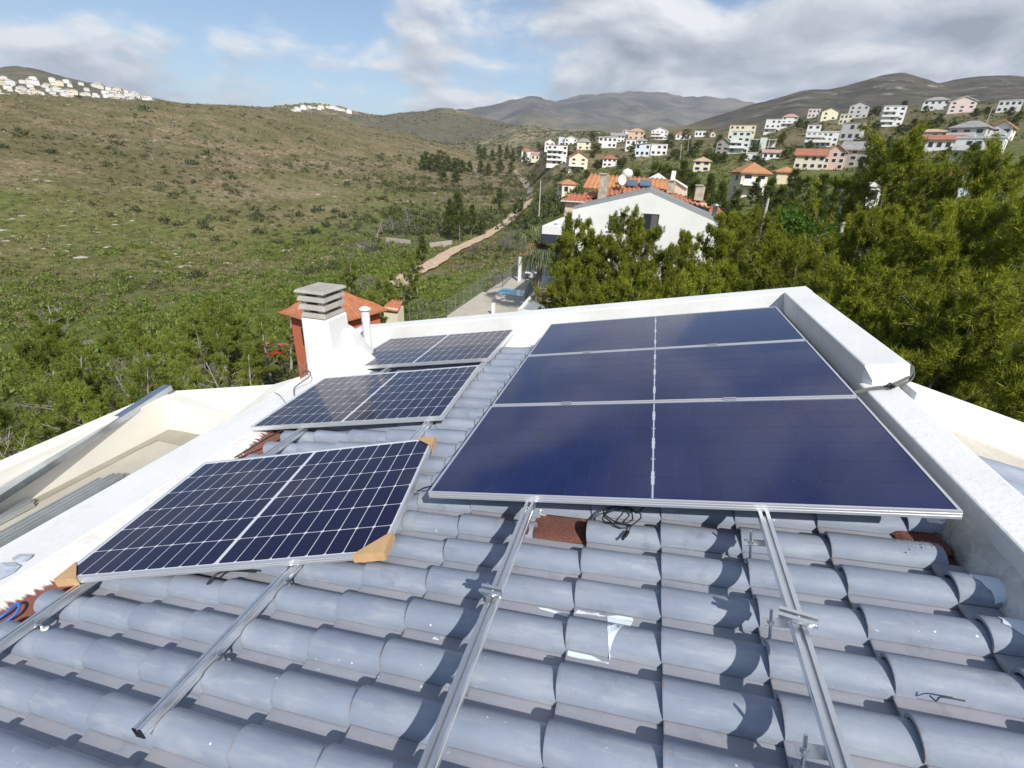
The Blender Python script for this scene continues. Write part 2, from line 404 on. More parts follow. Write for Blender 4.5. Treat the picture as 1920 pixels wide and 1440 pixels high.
# ---- terrace to the left
p = MB(); p.box((-3.46, YB0, ZG), (-2.40, 1.34, -1.0)); p.build('terrace_floor', FLOOR_T, house)
for k, (y0, y1) in enumerate(((-2.6, -1.4), (-1.396, -0.2), (-0.196, 0.98))):
    p = MB(); p.box((-3.37, y0, -1.0), (-2.42, y1, -0.992)); p.build('floor_tile', FLOOR_T, house)
p = MB(); p.box((-3.60, YB0, ZG), (-3.45, 1.40, -0.652)); p.build('terrace_wall', CREAM, house, bevel=0.008)
SKIRT = mat('floor_border', (0.34, 0.31, 0.25), 0.6, color2=(0.28, 0.26, 0.21), scale=5)
p = MB(); p.box((-3.45, 1.10, -0.999), (-2.41, 1.30, -0.989)); p.build('floor_border', SKIRT, house)
p = MB(); p.box((-3.448, YB0, -0.999), (-3.375, 1.099, -0.989)); p.build('floor_border', SKIRT, house)
p = MB()
P1 = at(300, 747, 5.34); P2 = at(440, 779, 4.78); P3 = at(562, 706, 5.24); P4 = at(512, 721, 5.38); P5 = at(322, 733, 5.55)
top = [P1, P2, P3, P4, P5]
p.prism([(q[0], q[1], ZG) for q in top], (0, 0, 0.01)); p = MB()
p.add([tuple(q) for q in top] + [(q[0], q[1], -3.0) for q in top], [(0, 1, 2, 3, 4)] + [((i + 1) % 5, i, 5 + i, 5 + (i + 1) % 5) for i in range(5)])
p.build('terrace_wall', CREAM, house)
p = MB(); p.box((-3.599, 1.215, ZG), (-2.40, 1.42, -1.02)); p.build('wall', CREAM, house)

# ---- chimney with three louvre slabs, vent pipe
ch = MB()
cx0, cx1, cy0, cy1 = -2.50, -2.18, 2.24, 2.62
ch.hexa([(cx0 + .0, cy0, -0.85), (cx1 + .05, cy0, -0.85), (cx1 + .05, cy1, -0.85), (cx0, cy1, -0.85), (cx0, cy0 + .02, 0.025), (cx1, cy0 + .02, 0.025), (cx1, cy1, 0.025), (cx0, cy1, 0.025)])
chim = ch.build('chimney', WHITE, house, bevel=0.02)
fl = MB()
fl.hexa([(cx1 - .10, cy0 + .14, -0.72), (cx1 + .20, cy0 + .30, -0.68), (cx1 + .12, cy1 + .5, -0.7), (cx0 + .06, cy1 + .45, -0.72), (cx1 - .08, cy0 + .14, -0.01), (cx1 + .03, cy0 + .24, -0.12), (cx1 + .05, cy1 + .15, -0.22), (cx0 + .06, cy1 + .08, -0.03)])
fl.build('flaunching', WHITE, chim, bevel=0.09)
bt = MB(); bt.prism([(cx1 - .02, cy0 + .012, -0.30), (cx1 - .02, cy0 + .012, -0.9), (cx1 + .55, cy0 + .012, -0.9), (cx1 + .50, cy0 + .012, -0.66)], (0, 0.45, 0)); bt.build('buttress', WHITE, chim, bevel=0.03)
mx_, my_ = (cx0 + cx1) / 2, (cy0 + cy1) / 2
for k in range(4):
    z = 0.028 + 0.088 * k; hw = 0.185 if k else 0.165
    sl = MB(); hx, hy = (cx1 - cx0) / 2 + 0.005, (cy1 - cy0) / 2 + 0.005
    if k == 0: hx -= .015; hy -= .015
    if k == 3: hx += .015; hy += .015
    t = 0.03 if k == 3 else 0.052
    sl.hexa([(mx_ - hx, my_ - hy, z), (mx_ + hx, my_ - hy, z), (mx_ + hx, my_ + hy, z), (mx_ - hx, my_ + hy, z),
             (mx_ - hx + .018, my_ - hy + .018, z + t), (mx_ + hx - .018, my_ - hy + .018, z + t), (mx_ + hx - .018, my_ + hy - .018, z + t), (mx_ - hx + .018, my_ + hy - .018, z + t)])
    if k < 3:
        for (ax, ay) in ((-1, -1), (1, -1), (1, 1), (-1, 1)):
            qx, qy = mx_ + ax * (hx - .065), my_ + ay * (hy - .065)
            sl.box((qx - .035, qy - .035, z + t - 0.001), (qx + .035, qy + .035, z + 0.0875))
    sl.build('louvre_slab', CONC, chim, bevel=0.008)
vx, vy = at(690, 648, 5.75)[:2]
vp = MB(); vp.lathe([(0.046, -0.75), (0.046, -0.20), (0.050, -0.20), (0.050, -0.075)], (vx, vy, 0.0), 36, False); vent = vp.build('vent_pipe', mat('white_pipe', (.80, .80, .79), .4), house)
vp = MB(); vp.lathe([(0.037, -0.075), (0.037, -0.055), (0.068, -0.055), (0.068, -0.042), (0.03, -0.02), (0.002, -0.016)], (vx, vy, 0.0), 36, False); vp.build('cap', MATS['white_pipe'], vent)

# ---------------------------------------------------------------- roof tiles, one object each
PY, PS, LT, TT = 0.195, 0.3335, 0.392, 0.014
def tile_profile():
    pts = []
    for k in range(11):
        a = math.pi * k / 10
        pts.append((0.062 - 0.062 * math.cos(a), 0.004 + 0.062 * math.sin(a) ** 0.85))
    pts += [(0.132, -0.001), (0.150, -0.002), (0.178, -0.002), (0.190, 0.001), (0.202, 0.0)]
    return pts
TP = tile_profile()
def tile_h(yl):
    yy, nn = [a for a, _ in TP], [b for _, b in TP]
    return float(np.interp(yl, yy, nn))
def tile_mat():
    m = bpy.data.materials.new('grey_tile_paint'); m.use_nodes = True
    N, L = m.node_tree.nodes, m.node_tree.links; b = N['Principled BSDF']
    tc = N.new('ShaderNodeTexCoord'); oi = N.new('ShaderNodeObjectInfo')
    add = N.new('ShaderNodeVectorMath'); add.operation = 'ADD'; L.new(tc.outputs['Object'], add.inputs[0]); L.new(oi.outputs['Location'], add.inputs[1])
    def noise(s, d, v=add.outputs[0], r=0.6):
        n = N.new('ShaderNodeTexNoise'); n.inputs['Scale'].default_value = s; n.inputs['Detail'].default_value = d; n.inputs['Roughness'].default_value = r; L.new(v, n.inputs['Vector']); return n.outputs['Fac']
    def mr(v, a, c, t0=0.0, t1=1.0):
        n = N.new('ShaderNodeMapRange'); n.inputs['From Min'].default_value = a; n.inputs['From Max'].default_value = c; n.inputs['To Min'].default_value = t0; n.inputs['To Max'].default_value = t1; L.new(v, n.inputs['Value']); return n.outputs[0]
    def mix(f, a, c):
        n = N.new('ShaderNodeMix'); n.data_type = 'RGBA'; L.new(f, n.inputs['Factor'])
        for k, x in (('A', a), ('B', c)):
            if isinstance(x, tuple): n.inputs[k].default_value = (*x, 1)
            else: L.new(x, n.inputs[k])
        return n.outputs['Result']
    def mul(a, c):
        n = N.new('ShaderNodeMath'); n.operation = 'MULTIPLY'
        for k, x in enumerate((a, c)):
            if isinstance(x, float): n.inputs[k].default_value = x
            else: L.new(x, n.inputs[k])
        return n.outputs[0]
    sep = N.new('ShaderNodeSeparateXYZ'); L.new(tc.outputs['Object'], sep.inputs[0])
    col = mix(mr(noise(3.0, 5), 0.35, 0.68), (0.225, 0.265, 0.340), (0.295, 0.335, 0.400))
    col = mix(mr(oi.outputs['Random'], 0, 1, 0.0, 0.35), col, (0.235, 0.275, 0.365))
    # chalky bloom in streaks along the slope
    mp = N.new('ShaderNodeMapping'); mp.inputs['Scale'].default_value = (2.2, 14, 6); L.new(add.outputs[0], mp.inputs['Vector'])
    col = mix(mul(mr(noise(2.2, 7, mp.outputs[0]), 0.5, 0.75), 0.55), col, (0.42, 0.45, 0.46))
    # settled pinkish dust in the pans
    pan = mul(mr(sep.outputs[1], 0.118, 0.135), mr(noise(5, 4), 0.25, 0.6, 0.2, 0.7))
    col = mix(pan, col, (0.335, 0.32, 0.335))
    # rusty dirt at the butt ends and joints
    dirt = mul(mr(sep.outputs[0], 0.016, 0.0), mr(noise(30, 4), 0.48, 0.64))
    col = mix(mul(dirt, 0.55), col, (0.26, 0.18, 0.13))
    vo = N.new('ShaderNodeTexVoronoi'); vo.inputs['Scale'].default_value = 17; L.new(add.outputs[0], vo.inputs['Vector'])
    vr = N.new('ShaderNodeSeparateColor'); L.new(vo.outputs['Color'], vr.inputs[0])
    sp = mul(mr(vo.outputs['Distance'], 0.085, 0.06), mr(vr.outputs[0], 0.92, 0.93))
    col = mix(sp, col, (0.74, 0.76, 0.78))
    grime = mul(mr(noise(9, 6, add.outputs[0], 0.7), 0.55, 0.70), mr(noise(1.3, 2), 0.42, 0.60))
    col = mix(mul(grime, 0.55), col, (0.155, 0.165, 0.185))
    chip = mul(mr(noise(24, 5, add.outputs[0], 0.7), 0.665, 0.69), mr(noise(2.1, 2), 0.52, 0.62))
    col = mix(chip, col, (0.36, 0.23, 0.16))
    sc = mul(mr(noise(42, 3), 0.70, 0.74), mr(noise(3.5, 2), 0.50, 0.60))
    col = mix(mul(sc, 0.7), col, (0.66, 0.70, 0.72))
    L.new(col, b.inputs['Base Color'])
    L.new(mr(noise(16, 4), 0.3, 0.7, 0.50, 0.72), b.inputs['Roughness']); b.inputs['Specular IOR Level'].default_value = 0.35
    bm = N.new('ShaderNodeBump'); bm.inputs['Strength'].default_value = 0.12; bm.inputs['Distance'].default_value = 0.01; L.new(noise(55, 4), bm.inputs['Height']); L.new(bm.outputs[0], b.inputs['Normal'])
    return m
TILE = tile_mat()
def tile_mesh(length=LT):
    mb = MB(); n = len(TP); tilt = 0.029 / PS
    def z(s): return 0.029 - tilt * s
    xs = [0.0, 0.006, length]
    top = []
    for x in xs:
        for (y, h) in TP: top.append((x, y, h + z(x) - (0.003 if x == 0.0 else 0)))
    mb.add(top, [(i * n + j, (i + 1) * n + j, (i + 1) * n + j + 1, i * n + j + 1) for i in range(2) for j in range(n - 1)], True)
    # underside and edges
    def under(x):
        r = []
        for k, (y, h) in enumerate(TP):
            a = min(k, 10); ang = math.pi * a / 10
            r.append((x, y + (TT * math.cos(ang) if k <= 10 else 0) * 0.9, h - TT * (max(math.sin(ang), 0.35) if k <= 10 else 1) + z(x)))
        return r
    u0, u1 = under(0.0), under(length)
    mb.add(u0 + u1, [(j, j + 1, n + j + 1, n + j) for j in range(n - 1)], True)
    t0 = top[:n]; t1 = top[2 * n:]
    mb.add(t0 + u0, [(j, j + 1, n + j + 1, n + j) for j in range(n - 1)])
    mb.add(t1 + u1, [(j + 1, j, n + j, n + j + 1) for j in range(n - 1)])
    mb.add([t0[0], t1[0], u0[0], u1[0]], [(0, 2, 3, 1)]); mb.add([t0[-1], t1[-1], u0[-1], u1[-1]], [(1, 3, 2, 0)])
    return mb.mesh('roof_tile', TILE)
tile_me = tile_mesh(); tile_short = tile_mesh(0.185)
TB = -0.268                                   # height of the pans above/below the panel plane
Y_PH = -0.223 + 0.012                         # near edge of one roll
S_PH = 1.127
tiles = {}
for i in range(-6, 19):
    y = Y_PH + i * PY
    if y > 3.05: continue
    for k in range(-9, 4):
        s = S_PH + k * PS
        s_use, me_ = s, tile_me
        if s + 0.1 > 2.25: continue
        short = s + LT > 2.27
        if short: me_ = tile_short
        # wholly hidden below the right array / felt patches left bare in the photograph
        if 0.35 < y < 2.95 and 0.22 < s < 1.75: continue
        if (i, k) in ((1, -2), (1, 3)): continue
        j = rng.normal(0, 1, 4)
        M_ = RT @ Matrix.Translation((s_use + 0.0025 * j[0], y + 0.0012 * j[1], TB + 0.001 * abs(j[2]))) @ Matrix.Rotation(0.004 * j[3], 4, 'Z')
        o = link('roof_tile', me_, roof, True, M_)
        tiles[(i, k)] = o

# tiles of the slope beyond the ridge
sx_ = Vector((-1, 0, 0.26)).normalized(); sy_ = Vector((0, -1, 0)); sn_ = sx_.cross(sy_)
for i in range(9):
    for k in range(5):
        o_ = Q(0.36 + PS * k, 0.70 - PY * i, -0.115)
        M_ = Matrix(((sx_.x, sy_.x, sn_.x, o_[0]), (sx_.y, sy_.y, sn_.y, o_[1]), (sx_.z, sy_.z, sn_.z, o_[2]), (0, 0, 0, 1)))
        link('roof_tile', tile_me, roof, True, M_)
# ================================================================ solar panels, rails and fixings
def cell_mat(name, base, line, lines_per, ior=1.43, cw=.9):
    """dark silicon under glass: thin bus wires along the long side, glass gloss on top"""
    m = bpy.data.materials.new(name); m.use_nodes = True
    N, L = m.node_tree.nodes, m.node_tree.links; b = N['Principled BSDF']
    tc = N.new('ShaderNodeTexCoord'); sep = N.new('ShaderNodeSeparateXYZ'); L.new(tc.outputs['Object'], sep.inputs[0])
    a = N.new('ShaderNodeMath'); a.operation = 'MULTIPLY'; a.inputs[1].default_value = lines_per; L.new(sep.outputs[1], a.inputs[0])
    fr = N.new('ShaderNodeMath'); fr.operation = 'FRACT'; L.new(a.outputs[0], fr.inputs[0])
    g = N.new('ShaderNodeMath'); g.operation = 'LESS_THAN'; g.inputs[1].default_value = 0.10; L.new(fr.outputs[0], g.inputs[0])
    oi = N.new('ShaderNodeObjectInfo'); mr = N.new('ShaderNodeMapRange'); mr.inputs['To Min'].default_value = 0.9; mr.inputs['To Max'].default_value = 1.1; L.new(oi.outputs['Random'], mr.inputs['Value'])
    hs = N.new('ShaderNodeHueSaturation'); hs.inputs['Color'].default_value = (*base, 1); L.new(mr.outputs[0], hs.inputs['Value'])
    mx = N.new('ShaderNodeMix'); mx.data_type = 'RGBA'; mx.inputs['B'].default_value = (*line, 1)
    L.new(hs.outputs[0], mx.inputs['A']); L.new(g.outputs[0], mx.inputs['Factor']); L.new(mx.outputs['Result'], b.inputs['Base Color'])
    b.inputs['Roughness'].default_value = 0.35; b.inputs['Specular IOR Level'].default_value = 0.05
    b.inputs['Coat Weight'].default_value = cw; b.inputs['Coat IOR'].default_value = ior; b.inputs['Coat Roughness'].default_value = 0.06
    return m
CELL_L = cell_mat('cell_left', (0.009, 0.010, 0.040), (0.032, 0.033, 0.075), 55, 1.33, .75)
CELL_R = cell_mat('cell_right', (0.006, 0.013, 0.072), (0.030, 0.038, 0.11), 60, 1.36, 0.9)
SHEET_L = mat('white_backsheet', (0.60, 0.61, 0.68), 0.4, spec=.1, coat=0.3)
SHEET_R = mat('dark_backsheet', (0.024, 0.032, 0.105), 0.4, spec=.05, coat=0.55)
RIBBON = mat('silver_ribbon', (0.62, 0.64, 0.70), 0.35, metal=0.4)
def cell_mesh(w, h, c, m):
    x, y = w / 2, h / 2
    pts = [(-x + c, -y, 0), (x - c, -y, 0), (x, -y + c, 0), (x, y - c, 0), (x - c, y, 0), (-x + c, y, 0), (-x, y - c, 0), (-x, -y + c, 0)]
    mb = MB(); mb.add(pts, [tuple(range(8))]); return mb.mesh('solar_cell', m)
def panel(label, W, D, ncol, T, csheet, ccell, gap, chamf, group, cat='solar panel', ribbon=False):
    """T: matrix placing the panel's near-left top corner; x along its long side, y away from the camera, z out of the glass"""
    root = empty('solar_panel'); root.matrix_basis = T
    tag(root, label, cat, group)
    fr = MB(); t, hgt = 0.011, 0.035
    fr.box((0, 0, -hgt), (W, t, 0)); fr.box((0, D - t, -hgt), (W, D, 0)); fr.box((0, t, -hgt), (t, D - t, 0)); fr.box((W - t, t, -hgt), (W, D - t, 0))
    fr.box((0.0, -0.0015, -0.014), (W, 0, -0.010)); fr.box((0.0, -0.0015, -0.026), (W, 0, -0.022))
    fr.build('frame', ALU_FRAME, root, False)
    bs = MB(); bs.box((t, t, -0.008), (W - t, D - t, -0.0042)); sh = bs.build('backsheet', csheet, root, False)
    mrg = 0.020; mid = 0.018
    cw = (W - 2 * mrg - mid) / ncol; chh = (D - 2 * mrg) / 6
    cm = cell_mesh(cw - gap, chh - gap, chamf, ccell)
    for i in range(ncol):
        x = mrg + (i + 0.5) * cw + (mid if i >= ncol // 2 else 0)
        for j in range(6):
            o = link('solar_cell', cm, root, False); o.location = (x, mrg + (j + 0.5) * chh, -0.0037)
    if ribbon:
        rb = MB(); xm = W / 2
        rb.box((xm - 0.0035, mrg, -0.0040), (xm + 0.0035, D - mrg, -0.0028))
        for j in range(1, 6):
            yy = mrg + j * chh
            rb.box((xm - 0.011, yy - 0.002, -0.0040), (xm + 0.011, yy + 0.002, -0.0026))
        for j in range(3):
            yy = mrg + (2 * j + 1) * chh
            rb.box((xm - 0.0075, yy - 0.06, -0.0040), (xm + 0.0075, yy + 0.05, -0.00255))
        rb.build('ribbon', RIBBON, root, False)
    jb = MB(); jb.box((W / 2 - .06, D - .14, -0.03), (W / 2 + .06, D - .06, -0.008)); jb.build('junction_box', BLACK, root, False)
    return root
WRr, DRr, G_ = 2.2, 1.038, 0.02
for k, lb in enumerate(('nearest dark blue solar panel of the right-hand column of three', 'middle dark blue solar panel of the right-hand column of three', 'farthest greyish solar panel of the right-hand column, against the white back parapet')):
    panel(lb, WRr, DRr, 22, RT @ Matrix.Translation((0, k * (DRr + G_), 0)), SHEET_R, CELL_R, 0.0028, 0.006, 'right-hand array of solar panels', ribbon=True)
def left_T(o, sd_, yd_):
    s_ = Vector(sd_); s_.normalize(); y_ = Vector(yd_); y_ = (y_ - s_ * y_.dot(s_)).normalized(); n_ = s_.cross(y_)
    M_ = Matrix(((s_.x, y_.x, n_.x, o[0]), (s_.y, y_.y, n_.y, o[1]), (s_.z, y_.z, n_.z, o[2]), (0, 0, 0, 1)))
    return RT @ M_
LN = -0.110
TL1 = left_T((-2.225, 2.40, LN), (1, .018, 0), (-.018, 1, 0))
TL2 = left_T((-2.155, 0.97, LN), (.997, .082, 0), (-.082, .997, 0))
TL3 = left_T((-1.785, -0.70, LN + 0.004), (.977, .215, 0), (-.215, .977, 0))
LW, LD = 1.722, 1.134
panel('farthest solar panel of the left-hand row, behind the other two near the chimney', LW, LD, 18, TL1, SHEET_L, CELL_L, 0.0042, 0.008, 'left-hand solar panels with white grid lines')
panel('middle solar panel of the left-hand row, gaps on either side', LW, LD, 18, TL2, SHEET_L, CELL_L, 0.0042, 0.008, 'left-hand solar panels with white grid lines')
panel('loose solar panel with cardboard corners lying askew at front left', LW, LD, 18, TL3, SHEET_L, CELL_L, 0.0042, 0.008, 'left-hand solar panels with white grid lines')
# cardboard corner protectors on the loose panel
def corner(label, cx_, cy_, sx, sy, a=0.13):
    """triangular cardboard sleeve round a panel corner (local panel coordinates)"""
    mb = MB(); e = 0.004
    x0, y0 = cx_ - sx * e, cy_ - sy * e
    A = [(x0, y0), (x0 + sx * a, y0), (x0, y0 + sy * a)]
    if sx * sy < 0: A = [A[0], A[2], A[1]]
    mb.prism([(x, y, 0.0012) for x, y in A], (0, 0, 0.0035)); mb.prism([(x, y, -0.0415) for x, y in A], (0, 0, 0.004))
    xs, ys = sorted((x0, x0 - sx * 0.004)), sorted((y0, y0 + sy * a)); mb.box((xs[0], ys[0], -0.042), (xs[1], ys[1], 0.005))
    xs, ys = sorted((x0, x0 + sx * a)), sorted((y0, y0 - sy * 0.004)); mb.box((xs[0], ys[0], -0.042), (xs[1], ys[1], 0.005))
    o = mb.build('corner_protector', CARD, None, mb=TL3); tag(o, label, 'cardboard corner', 'cardboard corners of the loose panel')
corner('brown cardboard corner at the near left end of the loose panel', 0, 0, 1, 1, 0.125)
corner('brown cardboard corner at the near right end of the loose panel', LW, 0, -1, 1, 0.15)
corner('brown cardboard corner at the far right end of the loose panel', LW, LD, -1, -1, 0.13)

# ---- mounting rails
def rail_mesh(y0, y1):
    w, h = 0.020, 0.040
    pr = [(-w, -h), (w, -h), (w, -0.027), (w - 0.003, -0.025), (w - 0.003, -0.018), (w, -0.016), (w, 0), (0.0065, 0), (0.0065, -0.004), (0.011, -0.006), (0.011, -0.014), (-0.011, -0.014), (-0.011, -0.006), (-0.0065, -0.004), (-0.0065, 0), (-w, 0), (-w, -0.016), (-w + 0.003, -0.018), (-w + 0.003, -0.025), (-w, -0.027)]
    n = len(pr); mb = MB()
    mb.add([(x, y0, z) for x, z in pr] + [(x, y1, z) for x, z in pr], [tuple(range(n)), tuple(range(n, 2 * n))[::-1]] + [((i + 1) % n, i, n + i, n + (i + 1) % n) for i in range(n)])
    return mb.mesh('rail', ALU)
def rail(label, s, n, y0, y1, cap=False):
    o = tag(empty('mounting_rail'), label, 'rail', 'aluminium mounting rails'); o.matrix_basis = RT @ Matrix.Translation((s, 0, n))
    link('channel', rail_mesh(y0, y1), o, False)
    if cap:
        mb = MB(); w = 0.0205
        for a, b in ((-w, -0.0068), (0.0068, w)): mb.box((a, y0 - 0.004, -0.022), (b, y0 - 0.0002, 0.0005))
        mb.box((-w, y0 - 0.004, -0.0405), (w, y0 - 0.0002, -0.0225)); mb.build('end_cap', BLACK, o, False)
    return o
rail('aluminium mounting rail at far left, running under the loose panel to the parapet', -1.668, -0.146, -1.45, 3.38)
rail('aluminium mounting rail with a black end cap, second from left', -0.565, -0.146, -1.19, 3.40, True)
rail('aluminium mounting rail left of centre, carrying the right array', 0.535, -0.0355, -1.5, 3.22)
rail('aluminium mounting rail at right, carrying the right array', 1.540, -0.0355, -1.5, 3.22)
# ---- hanger bolts with plates
def bracket_proto():
    o = empty('mounting_bracket')
    mb = MB(); mb.lathe([(0.021, 0), (0.021, 0.003), (0.012, 0.006)], (0, 0, 0), 14); mb.build('washer', mat('white_sealant', (0.78, 0.78, 0.76), 0.6), o, False)
    mb = MB(); mb.lathe([(0.014, 0.006), (0.014, 0.011), (0.006, 0.013)], (0, 0, 0), 12); mb.build('rubber_seal', BLACK, o, False)
    mb = MB(); mb.lathe([(0.005, 0.012), (0.005, 0.155), (0.0035, 0.158)], (0, 0, 0), 10); mb.build('bolt', STEEL, o, False)
    mb = MB(); mb.box((-0.022, -0.018, 0.098), (0.052, 0.018, 0.101)); mb.box((0.049, -0.018, 0.101), (0.052, 0.018, 0.135)); mb.build('plate', STEEL, o, False)
    mb = MB(); mb.lathe([(0.0105, 0.101), (0.0105, 0.109)], (0, 0, 0), 6, False); mb.lathe([(0.0105, 0.088), (0.0105, 0.098)], (0, 0, 0), 6, False); mb.build('nut', STEEL, o, False)
    return o
BG = 'bolted brackets holding the rails'
def crest(y):       # height of the tile surface at y
    i = math.floor((y - Y_PH) / PY); return TB + tile_h(y - Y_PH - i * PY) + 0.008
br = bracket_proto()
spots = [(1.478, -0.10, 'bracket with upright bolt beside the right rail, just below the panels'), (1.478, -0.49, 'bracket with upright bolt beside the right rail, next to the loose clamp'),
         (1.478, -0.90, 'bracket with upright bolt beside the right rail, at the lower picture edge'), (0.473, -0.06, 'bracket with upright bolt by the left-of-centre rail, beside the bare felt patch'),
         (0.473, -0.48, 'bracket with upright bolt by the left-of-centre rail, next to the loose clamp'), (0.473, -0.86, 'bracket with upright bolt by the left-of-centre rail, lowest of three')]
for k, (s, y, lb) in enumerate(spots):
    M_ = RT @ Matrix.Translation((s, y, crest(y)))
    if k == 0: br.matrix_basis = M_; tag(br, lb, 'bracket', BG)
    else: copy_thing(br, M_, lb, BG, 'bracket')
lb_ = MB(); lbr = empty('mounting_bracket')
lb_.lathe([(0.021, -0.003), (0.021, 0.002), (0.012, 0.005)], (0, 0, 0), 14); lb_.build('washer', MATS['white_sealant'], lbr, False)
lb_ = MB(); lb_.lathe([(0.013, 0.004), (0.013, 0.010), (0.005, 0.012), (0.005, 0.05), (0.011, 0.05), (0.011, 0.058)], (0, 0, 0), 10); lb_.build('bolt', STEEL, lbr, False)
for k, (s, y, lb) in enumerate([(-1.625, -0.89, 'low bracket bolt with white washer under the far left rail'), (-0.527, -0.885, 'low bracket bolt with white washer under the rail with the black end cap'),
                                (-0.527, -0.50, 'low bracket bolt with white washer just in front of the loose panel')]):
    M_ = RT @ Matrix.Translation((s, y, crest(y)))
    if k == 0: lbr.matrix_basis = M_; tag(lbr, lb, 'bracket', BG)
    else: copy_thing(lbr, M_, lb, BG, 'bracket')
# ---- clamps
def clamp(label, s, y, n, rot, ln, group):
    mb = MB(); h = ln / 2
    mb.box((-h, -0.019, 0.0), (h, -0.006, 0.004)); mb.box((-h, 0.006, 0.0), (h, 0.019, 0.004)); mb.box((-h, -0.007, -0.022), (h, 0.007, -0.018))
    mb.box((-h, -0.0085, -0.022), (h, -0.006, 0.002)); mb.box((-h, 0.006, -0.022), (h, 0.0085, 0.002))
    root = tag(empty('module_clamp'), label, 'clamp', group); root.matrix_basis = RT @ Matrix.Translation((s, y, n)) @ Matrix.Rotation(rot, 4, 'Z')
    mb.build('clamp_body', ALU, root, False)
    b2 = MB(); b2.lathe([(0.0065, -0.018), (0.0065, -0.008), (0.003, -0.008)], (0, 0, 0), 10); b2.build('bolt', STEEL, root, False)
CG = 'aluminium module clamps'
clamp('aluminium clamp on the near seam of the right array, left of the centre line', 0.535, 1.048, 0.0008, 0, 0.07, CG)
clamp('aluminium clamp on the near seam of the right array, right of the centre line', 1.540, 1.048, 0.0008, 0, 0.07, CG)
clamp('aluminium clamp on the far seam of the right array, left of the centre line', 0.535, 2.106, 0.0008, 0, 0.07, CG)
clamp('aluminium clamp on the far seam of the right array, right of the centre line', 1.540, 2.106, 0.0008, 0, 0.07, CG)
clamp('loose aluminium clamp lying across the left-of-centre rail', 0.530, -0.575, -0.0335 + 0.022, -0.12, 0.085, CG)
clamp('loose aluminium clamp lying across the right rail', 1.538, -0.555, -0.0335 + 0.022, -0.28, 0.105, CG)

# ---- cables
def cable(name, label, pts, r, m=RUBBER, cat='cable', sm=True):
    pts = np.array(pts, float)
    if sm:                                   # Catmull-Rom
        P_ = np.vstack([2 * pts[0] - pts[1], pts, 2 * pts[-1] - pts[-2]]); out = []
        for i in range(1, len(P_) - 2):
            for t in np.linspace(0, 1, 8, endpoint=False):
                a, b, c, d = P_[i - 1:i + 3]
                out.append(0.5 * (2 * b + (c - a) * t + (2 * a - 5 * b + 4 * c - d) * t * t + (3 * b - a - 3 * c + d) * t ** 3))
        pts = np.array(out + [P_[-2]])
    mb = MB(); mb.tube(pts, r, 8); return tag(mb.build(name, m), label, cat)
co = tag(empty('cable_coil', S(0.95, 0.1, -0.19)), 'coiled black cable with connectors lying on the tiles below the right array', 'cable')
pts = []
for k in range(46):
    a = 2 * math.pi * k / 17 + 0.6; rr = 0.078 - 0.012 * (k / 46) + 0.008 * math.sin(k * 1.3)
    pts.append(S(0.945 + 0.012 * math.sin(k / 7) + rr * 1.08 * math.cos(a), 0.095 + rr * 0.95 * math.sin(a), -0.178 + 0.006 * math.sin(k * 0.9) + 0.0006 * k))
pts += [S(1.0, 0.04, -0.172), S(0.985, -0.005, -0.176)]
mb = MB(); mb.tube(pts, 0.0034, 7); mb.build('lead', RUBBER, co)
mb = MB(); mb.tube([S(0.985, -0.002, -0.176), S(0.972, -0.03, -0.180)], [0.0085, 0.0085], 10); mb.tube([S(0.972, -0.03, -0.180), S(0.962, -0.05, -0.183)], [0.0062, 0.0062], 10); mb.build('connector', BLACK, co)
mb = MB(); mb.tube([S(1.02, 0.13, -0.17), S(1.05, 0.17, -0.165), S(1.09, 0.22, -0.13)], 0.0034, 7); mb.build('lead', RUBBER, co)
L2p = lambda x, y, z: tuple(TL2 @ Vector((x, y, z)))
cable('cable', 'grey cable rising in an arch from the left parapet behind the middle panel', [S(*bp(552, 742, -0.145), -0.145), S(*bp(552, 728, -0.12), -0.12), S(*bp(566, 716, -0.08), -0.08), S(*bp(580, 706, -0.06), -0.06), S(*bp(581, 697, -0.07), -0.07), S(*bp(572, 696, -0.10), -0.10), S(*bp(567, 702, -0.145), -0.145)], 0.006, mat('grey_cable', (0.10, 0.11, 0.10), 0.6))
cable('cable', 'thin grey wire lying across the left parapet', [S(*bp(514, 735, -0.144), -0.144), S(*bp(525, 742, -0.136), -0.136), S(*bp(536, 756, -0.142), -0.142)], 0.003, MATS['grey_cable'])
cable('cable', 'pair of grey cables wrapped round the end of the ridge parapet', [S(2.24, 1.22, -0.05), S(2.34, 1.24, -0.036), S(2.42, 1.255, -0.034), S(2.50, 1.29, -0.02), S(2.555, 1.33, 0.0), S(2.585, 1.40, 0.02), S(2.59, 1.47, 0.035)], 0.0075, MATS['grey_cable'])
cable('cable', 'thinner grey cable lying on the end of the ridge parapet', [S(2.24, 1.20, -0.05), S(2.33, 1.225, -0.040), S(2.41, 1.235, -0.036), S(2.51, 1.275, -0.03), S(2.57, 1.33, -0.01), S(2.60, 1.42, 0.02)], 0.005, MATS['grey_cable'])
kn = MB(); kn.tube([S(2.405, 1.235, -0.03), S(2.425, 1.25, -0.02), S(2.44, 1.225, -0.03)], 0.011, 8); kn.tube([S(2.42, 1.22, -0.035), S(2.43, 1.265, -0.03)], 0.008, 8); tag(kn.build('cable_tie', RUBBER), 'dark knotted cable tie on the grey cables at the ridge', 'cable tie')
cable('cable', 'black cable running beside the rail between the loose and middle panels', [S(*bp(440, 858, -0.17), -0.17), S(*bp(470, 840, -0.15), -0.15), S(*bp(500, 822, -0.13), -0.13), S(*bp(530, 806, -0.14), -0.14)], 0.006)
